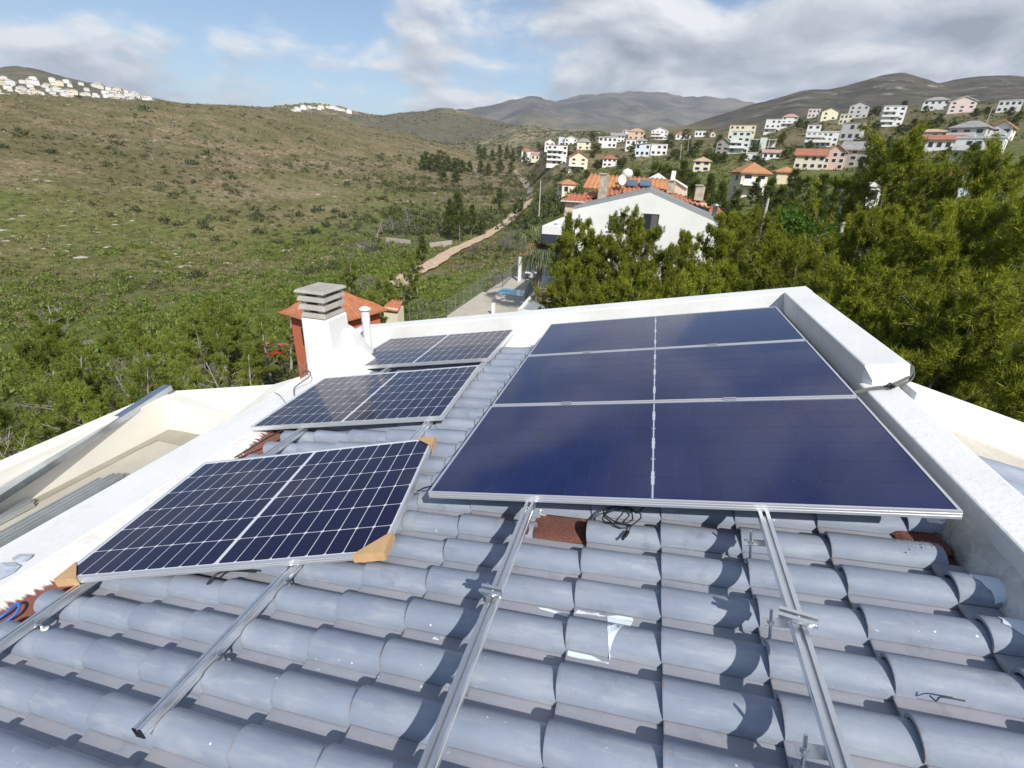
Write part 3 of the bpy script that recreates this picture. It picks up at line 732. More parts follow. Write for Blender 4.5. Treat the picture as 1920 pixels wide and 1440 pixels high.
cable('cable', 'short black cable end poking out under the loose panel', [S(*bp(388, 1096, -0.17), -0.17), S(*bp(404, 1078, -0.155), -0.155), S(*bp(430, 1070, -0.15), -0.15), S(*bp(480, 1072, -0.16), -0.16)], 0.0055)
cable('cable', 'thin black cable hanging at the left corner of the right array', [S(*bp(782, 922, -0.1), -0.1), S(*bp(795, 915, -0.08), -0.08), S(*bp(812, 911, -0.05), -0.05)], 0.004)
cable('cable_tie', 'small black cable tie scrap lying on a tile at right', [S(*bp(1743, 1305, -0.2), -0.198), S(*bp(1755, 1314, -0.2), -0.200), S(*bp(1762, 1309, -0.2), -0.196), S(*bp(1780, 1309, -0.2), -0.2), S(*bp(1810, 1313, -0.2), -0.203)], 0.0022, cat='cable tie')
cable('rope', 'bright blue rope loop at the foot of the left parapet', [S(*bp(-30, 1180, -0.22), -0.22), S(*bp(8, 1152, -0.20), -0.20), S(*bp(30, 1132, -0.19), -0.19), S(*bp(36, 1138, -0.20), -0.20), S(*bp(24, 1156, -0.22), -0.22), S(*bp(-10, 1176, -0.23), -0.23)], 0.006, mat('blue_rope', (0.02, 0.16, 0.62), 0.5), 'rope')
# stone lumps of painted mortar on the two bare felt patches
def lump(label, c, r, sq, m, seed):
    g = np.random.default_rng(seed); bm = bmesh.new(); bmesh.ops.create_icosphere(bm, subdivisions=2, radius=1)
    for v in bm.verts:
        k = 1 + 0.28 * math.sin(3.1 * v.co.x + seed) * math.cos(2.7 * v.co.y) + 0.12 * g.normal()
        v.co = Vector((v.co.x * r * sq[0] * k, v.co.y * r * sq[1] * k, v.co.z * r * sq[2] * k))
    me = bpy.data.meshes.new('mortar_lump'); bm.to_mesh(me); bm.free(); me.materials.append(m)
    return tag(link('mortar_lump', me, None, mb=RT @ Matrix.Translation(c)), label, 'mortar', 'mortar lumps on the felt')
LUMP = mat('whitewashed_lump', (0.78, 0.78, 0.76), 0.9, color2=(0.36, 0.27, 0.21), scale=28, lo=0.48, hi=0.62, bump=0.6)
lump('small white lump of mortar on the bare felt patch below the right array', (0.530, 0.198, -0.235), 0.030, (1, .8, .9), LUMP, 1)
lump('white-topped mortar lump at the right end of the tiles by the ridge parapet', (2.195, 0.262, -0.205), 0.042, (1.1, .8, .8), LUMP, 2)
# paint spilt on tiles, draped over their surface
PAINT = mat('spilt_white_paint', (0.64, 0.70, 0.76), 0.5)
def splash(poly_px, n=-0.22):
    pts = np.array([bp(u, v, n) for u, v in poly_px]); pts = np.array([bp(u, v, crest(y)) for (u, v), (s, y) in zip(poly_px, pts)])
    pts = np.array([bp(u, v, crest(y)) for (u, v), (s, y) in zip(poly_px, pts)])
    splash_sy(pts)
def splash_sy(pts):
    bm = bmesh.new(); vs_ = [bm.verts.new((s, y, 0)) for s, y in pts]; bm.faces.new(vs_)
    bmesh.ops.triangulate(bm, faces=bm.faces)
    bmesh.ops.subdivide_edges(bm, edges=bm.edges, cuts=3, use_grid_fill=True)
    for v in bm.verts:
        i = math.floor((v.co.y - Y_PH) / PY); k = math.floor((v.co.x - S_PH) / PS); ds = v.co.x - S_PH - k * PS
        z = TB + tile_h(v.co.y - Y_PH - i * PY) + 0.029 * (1 - ds / PS) + 0.0028
        v.co = Vector(S(v.co.x, v.co.y, z))
    bmesh.ops.recalc_face_normals(bm, faces=bm.faces)
    me = bpy.data.meshes.new('paint_splash'); bm.to_mesh(me); bm.free(); me.materials.append(PAINT)
    link('paint_splash', me, roof)
splash([(1075, 1143), (1092, 1146), (1112, 1155), (1124, 1155), (1122, 1140), (1132, 1138), (1136, 1153), (1160, 1157), (1186, 1160), (1188, 1166), (1160, 1165), (1138, 1160), (1110, 1160), (1085, 1151)])
splash([(1139, 1161), (1160, 1165), (1187, 1167), (1165, 1180), (1152, 1200), (1144, 1220), (1141, 1222), (1140, 1195)])
splash([(1062, 1219), (1085, 1225), (1110, 1224), (1140, 1223), (1139, 1231), (1110, 1234), (1085, 1231), (1066, 1228)])
splash([(1006, 1226), (1020, 1217), (1038, 1222), (1036, 1231), (1018, 1231)])
splash([(1010, 1141), (1030, 1143), (1066, 1152), (1064, 1156), (1034, 1149), (1012, 1144)])
splash([(806, 1187), (818, 1188), (824, 1202), (816, 1198)])
g = np.random.default_rng(44)
for i in range(-6, 6):                        # lime wash daubed over the tile ends at the ridge
    y0 = Y_PH + i * PY; n_ = 26; rr_ = 1 + 0.22 * np.sin(3 * np.linspace(0, 6.28, n_) + i) + g.normal(0, .10, n_)
    if i == 1: continue
    splash_sy([(2.255 + 0.065 * rr_[q] * math.cos(6.283 * q / n_), y0 + 0.062 + 0.052 * rr_[q] * math.sin(6.283 * q / n_)) for q in range(n_)])
# plastic wrapping scraps on the left parapet
FOIL = mat('clear_plastic_film', (0.62, 0.66, 0.74), 0.15, coat=0.6, color2=(0.40, 0.44, 0.52), scale=11)
for k, poly in enumerate(([(22, 1046), (36, 1040), (64, 1038), (60, 1046), (48, 1053), (26, 1053)], [(-10, 1060), (4, 1056), (28, 1054), (40, 1062), (26, 1074), (-8, 1092)])):
    mb = MB(); base = [bp(u, v, -0.146) for u, v in poly]
    cs = np.mean(base, 0); vs_ = [S(s, y, -0.146 + 0.006 * (q % 2)) for q, (s, y) in enumerate(base)] + [S(cs[0], cs[1], -0.136)]
    mb.add(vs_, [(i, (i + 1) % len(base), len(base)) for i in range(len(base))])
    tag(mb.build('plastic_scrap', FOIL), ('smaller crumpled strip of clear plastic film on the left parapet', 'larger crumpled sheet of clear plastic film at the left picture edge')[k], 'plastic film')
for (s0, s1, y0, y1, n0) in ((2.07, 2.25, 0.045, 0.21, -0.240), (0.478, 0.78, -0.004, 0.24, -0.262)):
    mb = MB(); g = np.random.default_rng(8); nx_, ny_ = 10, 8; vs_ = []
    for a in range(nx_):
        for b in range(ny_):
            e = 0.006 * (a in (0, nx_ - 1) or b in (0, ny_ - 1)); vs_.append(S(s0 + (s1 - s0) * a / (nx_ - 1) + g.normal(0, .002 + e), y0 + (y1 - y0) * b / (ny_ - 1) + g.normal(0, .002 + e), n0 + g.normal(0, .0025) - 2.5 * e))
    mb.add(vs_, [(a * ny_ + b, (a + 1) * ny_ + b, (a + 1) * ny_ + b + 1, a * ny_ + b + 1) for a in range(nx_ - 1) for b in range(ny_ - 1)], True); mb.build('felt_patch', FELT, roof)
# fallen leaf litter by the second felt patch
lit = MB(); g = np.random.default_rng(3)
for q in range(26):
    s, y = 2.03 + g.uniform(0, .17), 0.035 + g.normal(0, .012); a = g.uniform(0, 6.28); l = g.uniform(.006, .016)
    z = crest(y) + 0.004
    lit.add([S(s, y, z), S(s + l * math.cos(a), y + l * math.sin(a), z + .003), S(s + .5 * l * math.cos(a + .7), y + .5 * l * math.sin(a + .7), z + .005)], [(0, 1, 2)])
tag(lit.build('leaf_litter', mat('dry_leaf', (0.10, 0.045, 0.02), 0.9)), 'dark rotting leaf litter in the tile gutter by the right felt patch', 'leaf litter', kind='stuff')

# ---- things on the terrace
def bar(name, label, A, B, sec, m, cat, group=None):
    """extrude a cross-section (list of (across, up)) from A to B"""
    A, B = np.array(A, float), np.array(B, float); t = (B - A) / np.linalg.norm(B - A); x = np.cross(t, [0, 0, 1]); x /= np.linalg.norm(x); u = np.cross(x, t)
    n = len(sec); vs_ = [A + x * a + u * b for a, b in sec] + [B + x * a + u * b for a, b in sec]
    mb = MB(); mb.add(vs_, [tuple(range(n))[::-1], tuple(range(n, 2 * n))] + [(i, (i + 1) % n, n + (i + 1) % n, n + i) for i in range(n)])
    return tag(mb.build(name, m), label, cat, group)
CH = [(-.04, 0), (.04, 0), (.04, .055), (.034, .055), (.034, .006), (-.034, .006), (-.034, .055), (-.04, .055)]
GALV = mat('galvanised_steel', (0.62, 0.66, 0.72), 0.22, metal=0.9, color2=(0.42, 0.46, 0.50), scale=5)
A_ = at(318, 731, 5.50); B_ = at(0, 938, 4.62); D_ = (B_ - A_)
bar('steel_profile', 'long galvanised steel profile leaning across the terrace wall', A_, A_ + D_ * 1.7, [(-x, .06 - y) for x, y in CH], GALV, 'profile')
RS = [(-.02, 0), (.02, 0), (.02, .04), (.007, .04), (.007, .026), (-.007, .026), (-.007, .04), (-.02, .04)]
pA = atz(205, 893, -0.95); dirr = np.array([0.02, -1.0, 0.0])
names = ['outermost', 'second', 'third', 'fourth', 'innermost']
for k in range(5):
    o_ = pA + np.array([0.010 + 0.042 * (4 - k), 0.04 * ((k * 7) % 3), 0])
    bar('spare_rail', 'dull aluminium rail in the lower layer of the terrace bundle, %s from the outer wall' % names[4 - k].replace('outermost', 'last').replace('innermost', 'first'), (o_[0], o_[1], -0.985), (o_[0] + .06, o_[1] - 3.4, -0.985), RS, ALU_OLD, 'rail', 'spare rails bundled on the terrace')
for k in range(3):
    o_ = pA + np.array([0.03 + 0.042 * (2 - k), 0.02 - 0.05 * k, 0])
    bar('spare_rail', 'dull aluminium rail on top of the terrace bundle, %s from the outer wall' % ('third', 'second', 'first')[k], (o_[0], o_[1], -0.944), (o_[0] + .06, o_[1] - 3.3, -0.944), RS, ALU_OLD, 'rail', 'spare rails bundled on the terrace')
q_ = atz(60, 935, -0.95)
for k in range(2):
    bar('spare_rail', ('shorter dark rail lying by itself against the terrace wall', 'shorter dark rail beside the one against the terrace wall')[k], (q_[0] + .045 * k, q_[1] - .03 * k, -0.985), (q_[0] + .045 * k, q_[1] - 2.0, -0.985), RS, ALU_OLD, 'rail', 'short rails on the terrace')
# ================================================================ terrain
def el_at(az, v):
    """tan(elevation) along azimuth az (deg, clockwise from +Y) of the sight line that meets photograph row v"""
    lo, hi = -1.2, 0.9
    a = R(az); ca, sa = math.cos(a), math.sin(a)
    for _ in range(50):
        m = (lo + hi) / 2
        c = WR.T @ np.array([sa, ca, math.tan(m)])
        vv = 720 + F * c[1] / c[2] if c[2] > 0.02 else 1e6
        if vv > v: lo = m
        else: hi = m
    return math.tan((lo + hi) / 2)
def az_of(u):
    lo, hi = -3000.0, 3000.0
    for _ in range(60):
        m = (lo + hi) / 2
        if ray(u, m)[2] > 0: lo = m
        else: hi = m
    d = ray(u, lo); return math.degrees(math.atan2(d[0], d[1]))
# station: horizon column u -> list of (r, ('z', height) or photograph row v)
NL = [(6, 'z-9.7'), (12, 'z-10.4'), (20, 'z-11.5'), (35, 'z-14.5'), (60, 'z-18.5'), (95, 'z-21.5'), (125, 'z-21.5')]
NM = [(6, 'z-9.7'), (12, 'z-9.9'), (20, 'z-10.4'), (40, 'z-12.6'), (70, 'z-15.2'), (100, 'z-16.6')]
NR2 = [(6, 'z-9.7'), (12, 'z-9.4'), (20, 'z-8.8'), (35, 'z-7.4'), (60, 'z-4.2')]
NR = [(6, 'z-9.7'), (12, 'z-9.5'), (20, 'z-9.2'), (35, 'z-8.8'), (60, 'z-7.5')]
ST = {
    -400: NL + [(200, 'z-8'), (300, 'z10'), (420, 'z34'), (520, 'z22'), (900, 'z60'), (1500, 'z120'), (2300, 'z60'), (5000, 'z80'), (9000, 'z0')],
    0: NL + [(200, 'z-9'), (300, 'z10'), (430, 178), (520, 'z24'), (900, 'z60'), (1500, 149), (2000, 'z90'), (5000, 'z60'), (9000, 'z0')],
    100: NL + [(200, 'z-9'), (300, 'z10'), (450, 182), (540, 'z24'), (900, 'z60'), (1500, 147), (2000, 'z90'), (5000, 'z60'), (9000, 'z0')],
    200: NL + [(200, 'z-10'), (300, 'z8'), (470, 185), (560, 'z24'), (900, 'z60'), (1500, 163), (2000, 'z80'), (5000, 'z60'), (9000, 'z0')],
    290: NL + [(200, 'z-10'), (300, 'z7'), (490, 190), (580, 'z24'), (900, 'z50'), (1500, 189), (2000, 'z70'), (5000, 'z60'), (9000, 'z0')],
    400: NL + [(200, 'z-11'), (300, 'z5'), (540, 196), (640, 'z34'), (1000, 'z55'), (1600, 203), (2000, 'z70'), (5000, 'z60'), (9000, 'z0')],
    500: NL[:5] + [(95, 'z-20.8'), (130, 'z-21'), (200, 'z-13'), (300, 'z1'), (600, 205), (700, 'z36'), (1000, 'z60'), (1600, 209), (2000, 'z70'), (5000, 'z60'), (9000, 'z0')],
    600: NM[:4] + [(70, 'z-16.5'), (110, 'z-19'), (150, 'z-18.5'), (220, 'z-11'), (320, 'z1'), (660, 218), (760, 'z40'), (1000, 'z62'), (1600, 198), (2000, 'z80'), (5000, 'z60'), (9000, 'z0')],
    690: NM + [(150, 'z-18'), (230, 'z-10.5'), (340, 'z-1'), (680, 243), (800, 'z32'), (1100, 'z60'), (1700, 214), (2100, 'z80'), (5000, 'z100'), (9000, 'z0')],
    790: NM + [(150, 'z-17.5'), (230, 'z-13'), (340, 'z-4'), (660, 262), (800, 'z25'), (1100, 'z55'), (1700, 208), (2100, 'z80'), (5000, 'z150'), (9000, 'z0')],
    860: NM + [(150, 'z-17'), (230, 'z-14'), (340, 'z-8'), (620, 281), (760, 'z18'), (1100, 'z50'), (1700, 210), (2100, 'z90'), (5000, 214), (9000, 'z0')],
    930: NM + [(155, 'z-16.3'), (250, 'z-13.8'), (340, 'z-8.5'), (520, 308), (700, 'z12'), (1100, 265), (1500, 226), (2000, 'z90'), (5000, 207), (9000, 'z0')],
    990: NM[:5] + [(100, 'z-15.2'), (155, 'z-15.4'), (250, 'z-13.0'), (420, 'z-3'), (560, 300), (700, 'z14'), (1000, 268), (1350, 238), (1800, 'z100'), (5000, 203), (9000, 'z0')],
    1040: NR[:3] + [(40, 'z-10.5'), (70, 'z-12'), (100, 'z-12.5'), (155, 'z-11.5'), (230, 'z-7'), (300, 303), (390, 278), (480, 268), (700, 'z28'), (1200, 246), (1800, 'z100'), (3200, 225), (5000, 199), (9000, 'z0')],
    1090: NR + [(100, 'z-8.5'), (155, 'z-6'), (230, 'z0'), (300, 299), (380, 272), (470, 264), (600, 'z34'), (1200, 252), (1800, 'z100'), (3200, 226), (5000, 192), (9000, 'z0')],
    1140: NR + [(100, 'z-6.5'), (155, 'z-4'), (230, 'z3'), (300, 301), (370, 274), (450, 263), (600, 'z40'), (1200, 256), (1800, 'z110'), (3200, 236), (5000, 183), (9000, 'z0')],
    1190: NR + [(100, 'z-5.5'), (155, 'z-2'), (230, 'z5'), (320, 292), (400, 266), (470, 257), (600, 'z44'), (1200, 254), (1800, 'z110'), (3200, 240), (5000, 185), (9000, 'z0')],
    1240: NR + [(100, 'z-5'), (155, 'z-1'), (230, 'z7'), (320, 292), (420, 262), (480, 259), (600, 'z46'), (1000, 246), (1500, 'z100'), (3200, 238), (5000, 194), (9000, 'z0')],
    1330: NR + [(100, 'z-4'), (155, 'z1'), (230, 300), (320, 276), (430, 262), (600, 248), (900, 226), (1200, 220), (1600, 'z130'), (3000, 'z160'), (5000, 189), (9000, 'z0')],
    1400: NR2 + [(100, 'z-0.4'), (155, 'z2'), (230, 296), (320, 272), (430, 256), (600, 238), (900, 208), (1250, 198), (1700, 'z160'), (3000, 'z180'), (5000, 197), (9000, 'z0')],
    1460: NR2 + [(100, 'z-0.4'), (155, 'z4'), (230, 290), (320, 263), (430, 240), (600, 225), (900, 195), (1300, 178), (1800, 'z160'), (3000, 'z150'), (5000, 'z150'), (9000, 'z0')],
    1510: NR2 + [(100, 'z-0.4'), (155, 'z5'), (230, 286), (320, 258), (430, 232), (600, 218), (900, 200), (1300, 181), (1800, 'z160'), (3000, 'z150'), (5000, 'z150'), (9000, 'z0')],
    1560: NR2 + [(100, 'z-0.4'), (155, 320), (230, 290), (320, 255), (430, 228), (600, 212), (900, 188), (1400, 163), (1900, 'z200'), (3000, 'z150'), (5000, 'z150'), (9000, 'z0')],
    1620: NR2 + [(100, 'z-0.4'), (155, 316), (230, 288), (320, 250), (430, 224), (600, 206), (900, 182), (1450, 149), (1900, 'z220'), (3000, 'z150'), (5000, 'z150'), (9000, 'z0')],
    1690: NR2 + [(100, 'z-0.4'), (155, 306), (230, 275), (320, 240), (430, 213), (600, 200), (900, 185), (1450, 165), (1900, 'z220'), (3000, 'z150'), (5000, 'z150'), (9000, 'z0')],
    1770: NR2 + [(100, 'z1.2'), (150, 304), (210, 270), (300, 232), (400, 209), (600, 196), (900, 178), (1450, 154), (1900, 'z220'), (3000, 'z150'), (5000, 'z150'), (9000, 'z0')],
    1850: NR2 + [(100, 'z1.2'), (150, 300), (210, 266), (300, 232), (400, 208), (600, 192), (900, 176), (1450, 157), (1900, 'z220'), (3000, 'z150'), (5000, 'z150'), (9000, 'z0')],
    1930: NR2 + [(100, 'z1.2'), (150, 300), (210, 262), (300, 230), (400, 207), (600, 188), (900, 170), (1400, 151), (1900, 'z220'), (3000, 'z150'), (5000, 'z150'), (9000, 'z0')],
    2400: NR2 + [(100, 'z1.2'), (150, 'z9'), (210, 'z20'), (300, 'z38'), (400, 'z58'), (600, 'z95'), (900, 'z160'), (1400, 'z270'), (1900, 'z220'), (3000, 'z150'), (5000, 'z150'), (9000, 'z0')],
}
RG = np.geomspace(5.0, 9000.0, 300)
def pchip(x, y, q):
    x, y = np.array(x, float), np.array(y, float); h = np.diff(x); d = np.diff(y) / h; n = len(x); m = np.zeros(n)
    for i in range(1, n - 1):
        if d[i - 1] * d[i] > 0:
            w1, w2 = 2 * h[i] + h[i - 1], h[i] + 2 * h[i - 1]; m[i] = (w1 + w2) / (w1 / d[i - 1] + w2 / d[i])
    m[0], m[-1] = d[0], d[-1]
    k = np.clip(np.searchsorted(x, q) - 1, 0, n - 2); t = (q - x[k]) / h[k]
    return (2*t**3-3*t**2+1)*y[k] + (t**3-2*t**2+t)*h[k]*m[k] + (-2*t**3+3*t**2)*y[k+1] + (t**3-t**2)*h[k]*m[k+1]
st_az, st_z = [], []
for u in sorted(ST):
    a = az_of(u) if -700 < u < 2450 else 0
    rr, zz = [], []
    for r_, s_ in ST[u]:
        rr.append(math.log(r_)); zz.append(float(s_[1:]) if isinstance(s_, str) else CW[2] + r_ * el_at(a, s_))
    st_az.append(a); st_z.append(pchip(rr, zz, np.clip(np.log(RG), rr[0], rr[-1])))
# behind the camera the slope goes on gently
back = pchip([math.log(q) for q in (5, 60, 300, 1500, 9000)], [-9.7, -8, 12, 120, 0], np.log(RG))
left_out, right_out = st_az[0], st_az[-1]
st_az = [left_out - 300 + 360 - 360 - 0] + st_az if False else st_az
AZ = np.concatenate([np.arange(-180, -78, 6.0), np.arange(-78, 46, 0.33), np.arange(48, 181, 6.0)])
sa = np.array([-180.0, -110.0] + st_az + [80.0, 180.0]); sz = np.array([back, st_z[0]] + st_z + [st_z[-1], back])
ZG_ = np.stack([np.interp(AZ, sa, sz[:, i]) for i in range(len(RG))], 1)      # (az, r)
k_ = np.array([1, 2, 3, 2, 1.0]); k_ /= k_.sum()
inner = (AZ > -77) & (AZ < 45)
for _ in range(2):
    sm = sum(k_[j] * np.roll(ZG_, j - 2, 0) for j in range(5)); ZG_[inner] = sm[inner]
def vnoise(x, y, seed):                       # value noise
    g = np.random.default_rng(seed).random((256, 256))
    xi, yi = np.floor(x).astype(int), np.floor(y).astype(int); fx, fy = x - xi, y - yi
    fx, fy = fx * fx * (3 - 2 * fx), fy * fy * (3 - 2 * fy)
    a = g[xi % 256, yi % 256]; b = g[(xi + 1) % 256, yi % 256]; c = g[xi % 256, (yi + 1) % 256]; d = g[(xi + 1) % 256, (yi + 1) % 256]
    return (a * (1 - fx) + b * fx) * (1 - fy) + (c * (1 - fx) + d * fx) * fy - 0.5
def fbm(x, y, seed, o=4):
    return sum(vnoise(x * 2 ** i, y * 2 ** i, seed + i) / 2 ** i for i in range(o))
AA, RR_ = np.meshgrid(np.radians(AZ), RG, indexing='ij')
GX, GY = CW[0] + RR_ * np.sin(AA), CW[1] + RR_ * np.cos(AA)
fade = np.clip((RR_ - 45) / 150, 0, 1)
ZG_ = ZG_ + fade * (fbm(GX / 70, GY / 70, 11) * np.clip(RR_ * 0.006, 0, 4.0) + fbm(GX / 600, GY / 600, 21, 5) * np.clip((RR_ - 900) * 0.03, 0, 60) + 0.45 * fbm(GX / 9, GY / 9, 31) * (RR_ < 700) + fbm(GX / 150, GY / 150, 23, 5) * np.clip((RR_ - 700) * 0.02, 0, 26))
def gz(x, y):
    """ground height"""
    x, y = np.asarray(x, float) - CW[0], np.asarray(y, float) - CW[1]
    a = np.degrees(np.arctan2(x, y)); lr = np.log(np.clip(np.hypot(x, y), 5.01, 8990))
    i = np.clip(np.searchsorted(AZ, a) - 1, 0, len(AZ) - 2); t = (a - AZ[i]) / (AZ[i + 1] - AZ[i])
    q = (lr - math.log(5.0)) / (math.log(9000.0 / 5.0)) * (len(RG) - 1); j = np.clip(q.astype(int), 0, len(RG) - 2); w = q - j
    return (ZG_[i, j] * (1 - w) + ZG_[i, j + 1] * w) * (1 - t) + (ZG_[i + 1, j] * (1 - w) + ZG_[i + 1, j + 1] * w) * t
_RS = np.geomspace(8, 6000, 1500)
def hit(u, v, rmin=8.0):
    """first point of the ground seen at photograph pixel (u, v)"""
    d = ray(u, v); d = d / math.hypot(d[0], d[1]); rs = _RS[_RS >= rmin]
    P_ = CW[None] + rs[:, None] * d[None]; below = P_[:, 2] < gz(P_[:, 0], P_[:, 1])
    if not below.any(): return None
    k = int(np.argmax(below)); p = P_[k].copy(); p[2] = float(gz(p[0], p[1])); return p
# --- mesh
na, nr = len(AZ), len(RG)
V = np.stack([GX, GY, ZG_], -1).reshape(-1, 3)
ii, jj = np.meshgrid(np.arange(na - 1), np.arange(nr - 1), indexing='ij'); base = (ii * nr + jj).ravel()
Fq = np.stack([base, base + 1, base + nr + 1, base + nr], 1)
Fq = np.concatenate([Fq, np.stack([(na - 1) * nr + np.arange(nr - 1), (na - 1) * nr + np.arange(1, nr), np.arange(1, nr), np.arange(nr - 1)], 1)])
c_i = len(V); V = np.vstack([V, [[CW[0], CW[1], -9.7]]])
# land cover: R = lush valley green, G = mountain ground with cloud shade in its colour, B = sunny tan far hills
azd = np.degrees(AA); cover = np.zeros((na, nr, 4), np.float32); cover[..., 3] = 1
lush = np.clip((-6.5 - ZG_ + 16 * fbm(GX / 30, GY / 30, 41)) / 13, 0, 1) * np.clip((330 - RR_) / 160, 0, 1)
bank = np.clip((azd + 26) / 8, 0, 1) * np.clip((RR_ - 10) / 20, 0, 1) * np.clip((300 - RR_) / 150, 0, 1)
cover[..., 0] = np.clip(np.maximum(lush, 0.85 * bank), 0, 1)
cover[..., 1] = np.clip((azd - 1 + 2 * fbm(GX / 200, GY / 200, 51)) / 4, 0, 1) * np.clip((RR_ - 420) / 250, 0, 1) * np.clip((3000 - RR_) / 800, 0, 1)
cover[..., 3] = 1 - np.clip((RR_ - 2200) / 700, 0, 1)
cover[..., 2] = np.clip((RR_ - 800) / 300, 0, 1) * np.clip((-2 - azd) / 6, 0, 1)
def ground_mat():
    m = bpy.data.materials.new('mediterranean_hillside'); m.use_nodes = True
    N, L = m.node_tree.nodes, m.node_tree.links; b = N['Principled BSDF']; b.inputs['Roughness'].default_value = 0.95; b.inputs['Specular IOR Level'].default_value = 0.1
    tc = N.new('ShaderNodeTexCoord'); at_ = N.new('ShaderNodeAttribute'); at_.attribute_name = 'cover'
    sep = N.new('ShaderNodeSeparateColor'); L.new(at_.outputs['Color'], sep.inputs[0])
    def noise(s, d, r=0.62):
        n = N.new('ShaderNodeTexNoise'); n.inputs['Scale'].default_value = s; n.inputs['Detail'].default_value = d; n.inputs['Roughness'].default_value = r; L.new(tc.outputs['Object'], n.inputs['Vector']); return n.outputs['Fac']
    def mr(v, a, c, t0=0.0, t1=1.0):
        n = N.new('ShaderNodeMapRange'); n.inputs['From Min'].default_value = a; n.inputs['From Max'].default_value = c; n.inputs['To Min'].default_value = t0; n.inputs['To Max'].default_value = t1; L.new(v, n.inputs['Value']); return n.outputs[0]
    def mix(f, a, c):
        n = N.new('ShaderNodeMix'); n.data_type = 'RGBA'
        if isinstance(f, float): n.inputs['Factor'].default_value = f
        else: L.new(f, n.inputs['Factor'])
        for k, x in (('A', a), ('B', c)):
            if isinstance(x, tuple): n.inputs[k].default_value = (*x, 1)
            else: L.new(x, n.inputs[k])
        return n.outputs['Result']
    def mul(a, c):
        n = N.new('ShaderNodeMath'); n.operation = 'MULTIPLY'; L.new(a, n.inputs[0])
        if isinstance(c, float): n.inputs[1].default_value = c
        else: L.new(c, n.inputs[1])
        return n.outputs[0]
    fine, midn, big = noise(0.55, 7, 0.7), noise(0.06, 5), noise(0.012, 4)
    olive = mix(mr(fine, 0.38, 0.64), (0.098, 0.095, 0.040), (0.170, 0.148, 0.070))
    tan = mix(mr(fine, 0.38, 0.62), (0.150, 0.115, 0.060), (0.33, 0.255, 0.165))
    sp_ = N.new('ShaderNodeSeparateXYZ'); L.new(tc.outputs['Object'], sp_.inputs[0])
    dry = mix(mul(mr(midn, 0.42, 0.56), mr(sp_.outputs[2], 26.0, 6.0, 0.6, 1.0)), olive, tan)
    dry = mix(mr(big, 0.46, 0.62, 0.0, 0.75), dry, olive)
    dry = mix(mul(mr(noise(0.35, 5, 0.7), 0.60, 0.66), mr(noise(0.035, 3), 0.48, 0.58)), dry, (0.46, 0.42, 0.36))
    green = mix(mr(fine, 0.36, 0.64), (0.070, 0.098, 0.022), (0.165, 0.195, 0.050))
    green = mix(mr(midn, 0.52, 0.66, 0.0, 0.55), green, (0.145, 0.125, 0.05))
    shaded_mountain = mix(mr(noise(0.02, 7, 0.65), 0.40, 0.62), (0.060, 0.058, 0.042), (0.120, 0.105, 0.080))  # mountain ground colour, darkened to stand in for cloud shadow
    shaded_mountain = mix(mul(mr(noise(0.022, 7, 0.75), 0.55, 0.62), mr(noise(0.0035, 3), 0.40, 0.55)), shaded_mountain, (0.27, 0.26, 0.24))
    far = mix(mr(noise(0.045, 6, 0.75), 0.42, 0.60), (0.095, 0.095, 0.045), (0.36, 0.29, 0.17))
    far = mix(mr(noise(0.0022, 3), 0.44, 0.58, 0.0, 0.8), far, (0.095, 0.092, 0.060))
    rock = mix(mr(noise(0.0035, 7, 0.7), 0.40, 0.62), (0.085, 0.086, 0.074), (0.20, 0.18, 0.145))
    c = mix(sep.outputs[0], dry, green); c = mix(sep.outputs[2], c, far); c = mix(sep.outputs[1], c, shaded_mountain); c = mix(mr(at_.outputs['Alpha'], 1.0, 0.0), c, rock)
    L.new(c, b.inputs['Base Color'])
    bm = N.new('ShaderNodeBump'); bm.inputs['Strength'].default_value = 0.9; bm.inputs['Distance'].default_value = 0.8; L.new(fine, bm.inputs['Height']); L.new(bm.outputs[0], b.inputs['Normal'])
    return m
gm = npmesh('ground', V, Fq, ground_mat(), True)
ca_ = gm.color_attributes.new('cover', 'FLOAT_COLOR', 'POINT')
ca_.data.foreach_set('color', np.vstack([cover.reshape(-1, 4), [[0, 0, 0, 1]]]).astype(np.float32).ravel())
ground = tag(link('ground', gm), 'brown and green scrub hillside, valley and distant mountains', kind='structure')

# --- dirt path along the valley
DIRT = mat('path_dirt', (0.60, 0.45, 0.32), 0.95, color2=(0.40, 0.29, 0.19), scale=0.9, coord='Object', bump=0.3, bscale=3)
def strip(name, px, width, m, label=None, lift=0.32, kind='structure', smooth=4):
    P_ = [hit(u, v) for u, v in px]; P_ = [q for q in P_ if q is not None]; C_ = np.array([q[:2] for q in P_])
    t = np.linspace(0, len(C_) - 1, len(C_) * smooth); X_ = np.stack([np.interp(t, np.arange(len(C_)), C_[:, k]) for k in (0, 1)], 1)
    for _ in range(3): X_[1:-1] = (X_[:-2] + 2 * X_[1:-1] + X_[2:]) / 4
    T_ = np.gradient(X_, axis=0); T_ /= np.linalg.norm(T_, axis=1)[:, None]; Nn = np.stack([-T_[:, 1], T_[:, 0]], 1)
    rows = []
    for k in (-1, -0.33, 0.33, 1):
        wv = width * (0.5 + 0.06 * np.sin(np.arange(len(X_)) * 1.7 + k)); Q_ = X_ + Nn * (k * wv)[:, None]
        rows.append(np.column_stack([Q_, gz(Q_[:, 0], Q_[:, 1]) + lift]))
    V_ = np.stack(rows, 1).reshape(-1, 3); n = len(X_)
    Fc = [(i * 4 + j, i * 4 + j + 1, (i + 1) * 4 + j + 1, (i + 1) * 4 + j) for i in range(n - 1) for j in range(3)]
    o = link(name, npmesh(name, V_, Fc, m, True)); tag(o, label, kind=kind); return X_
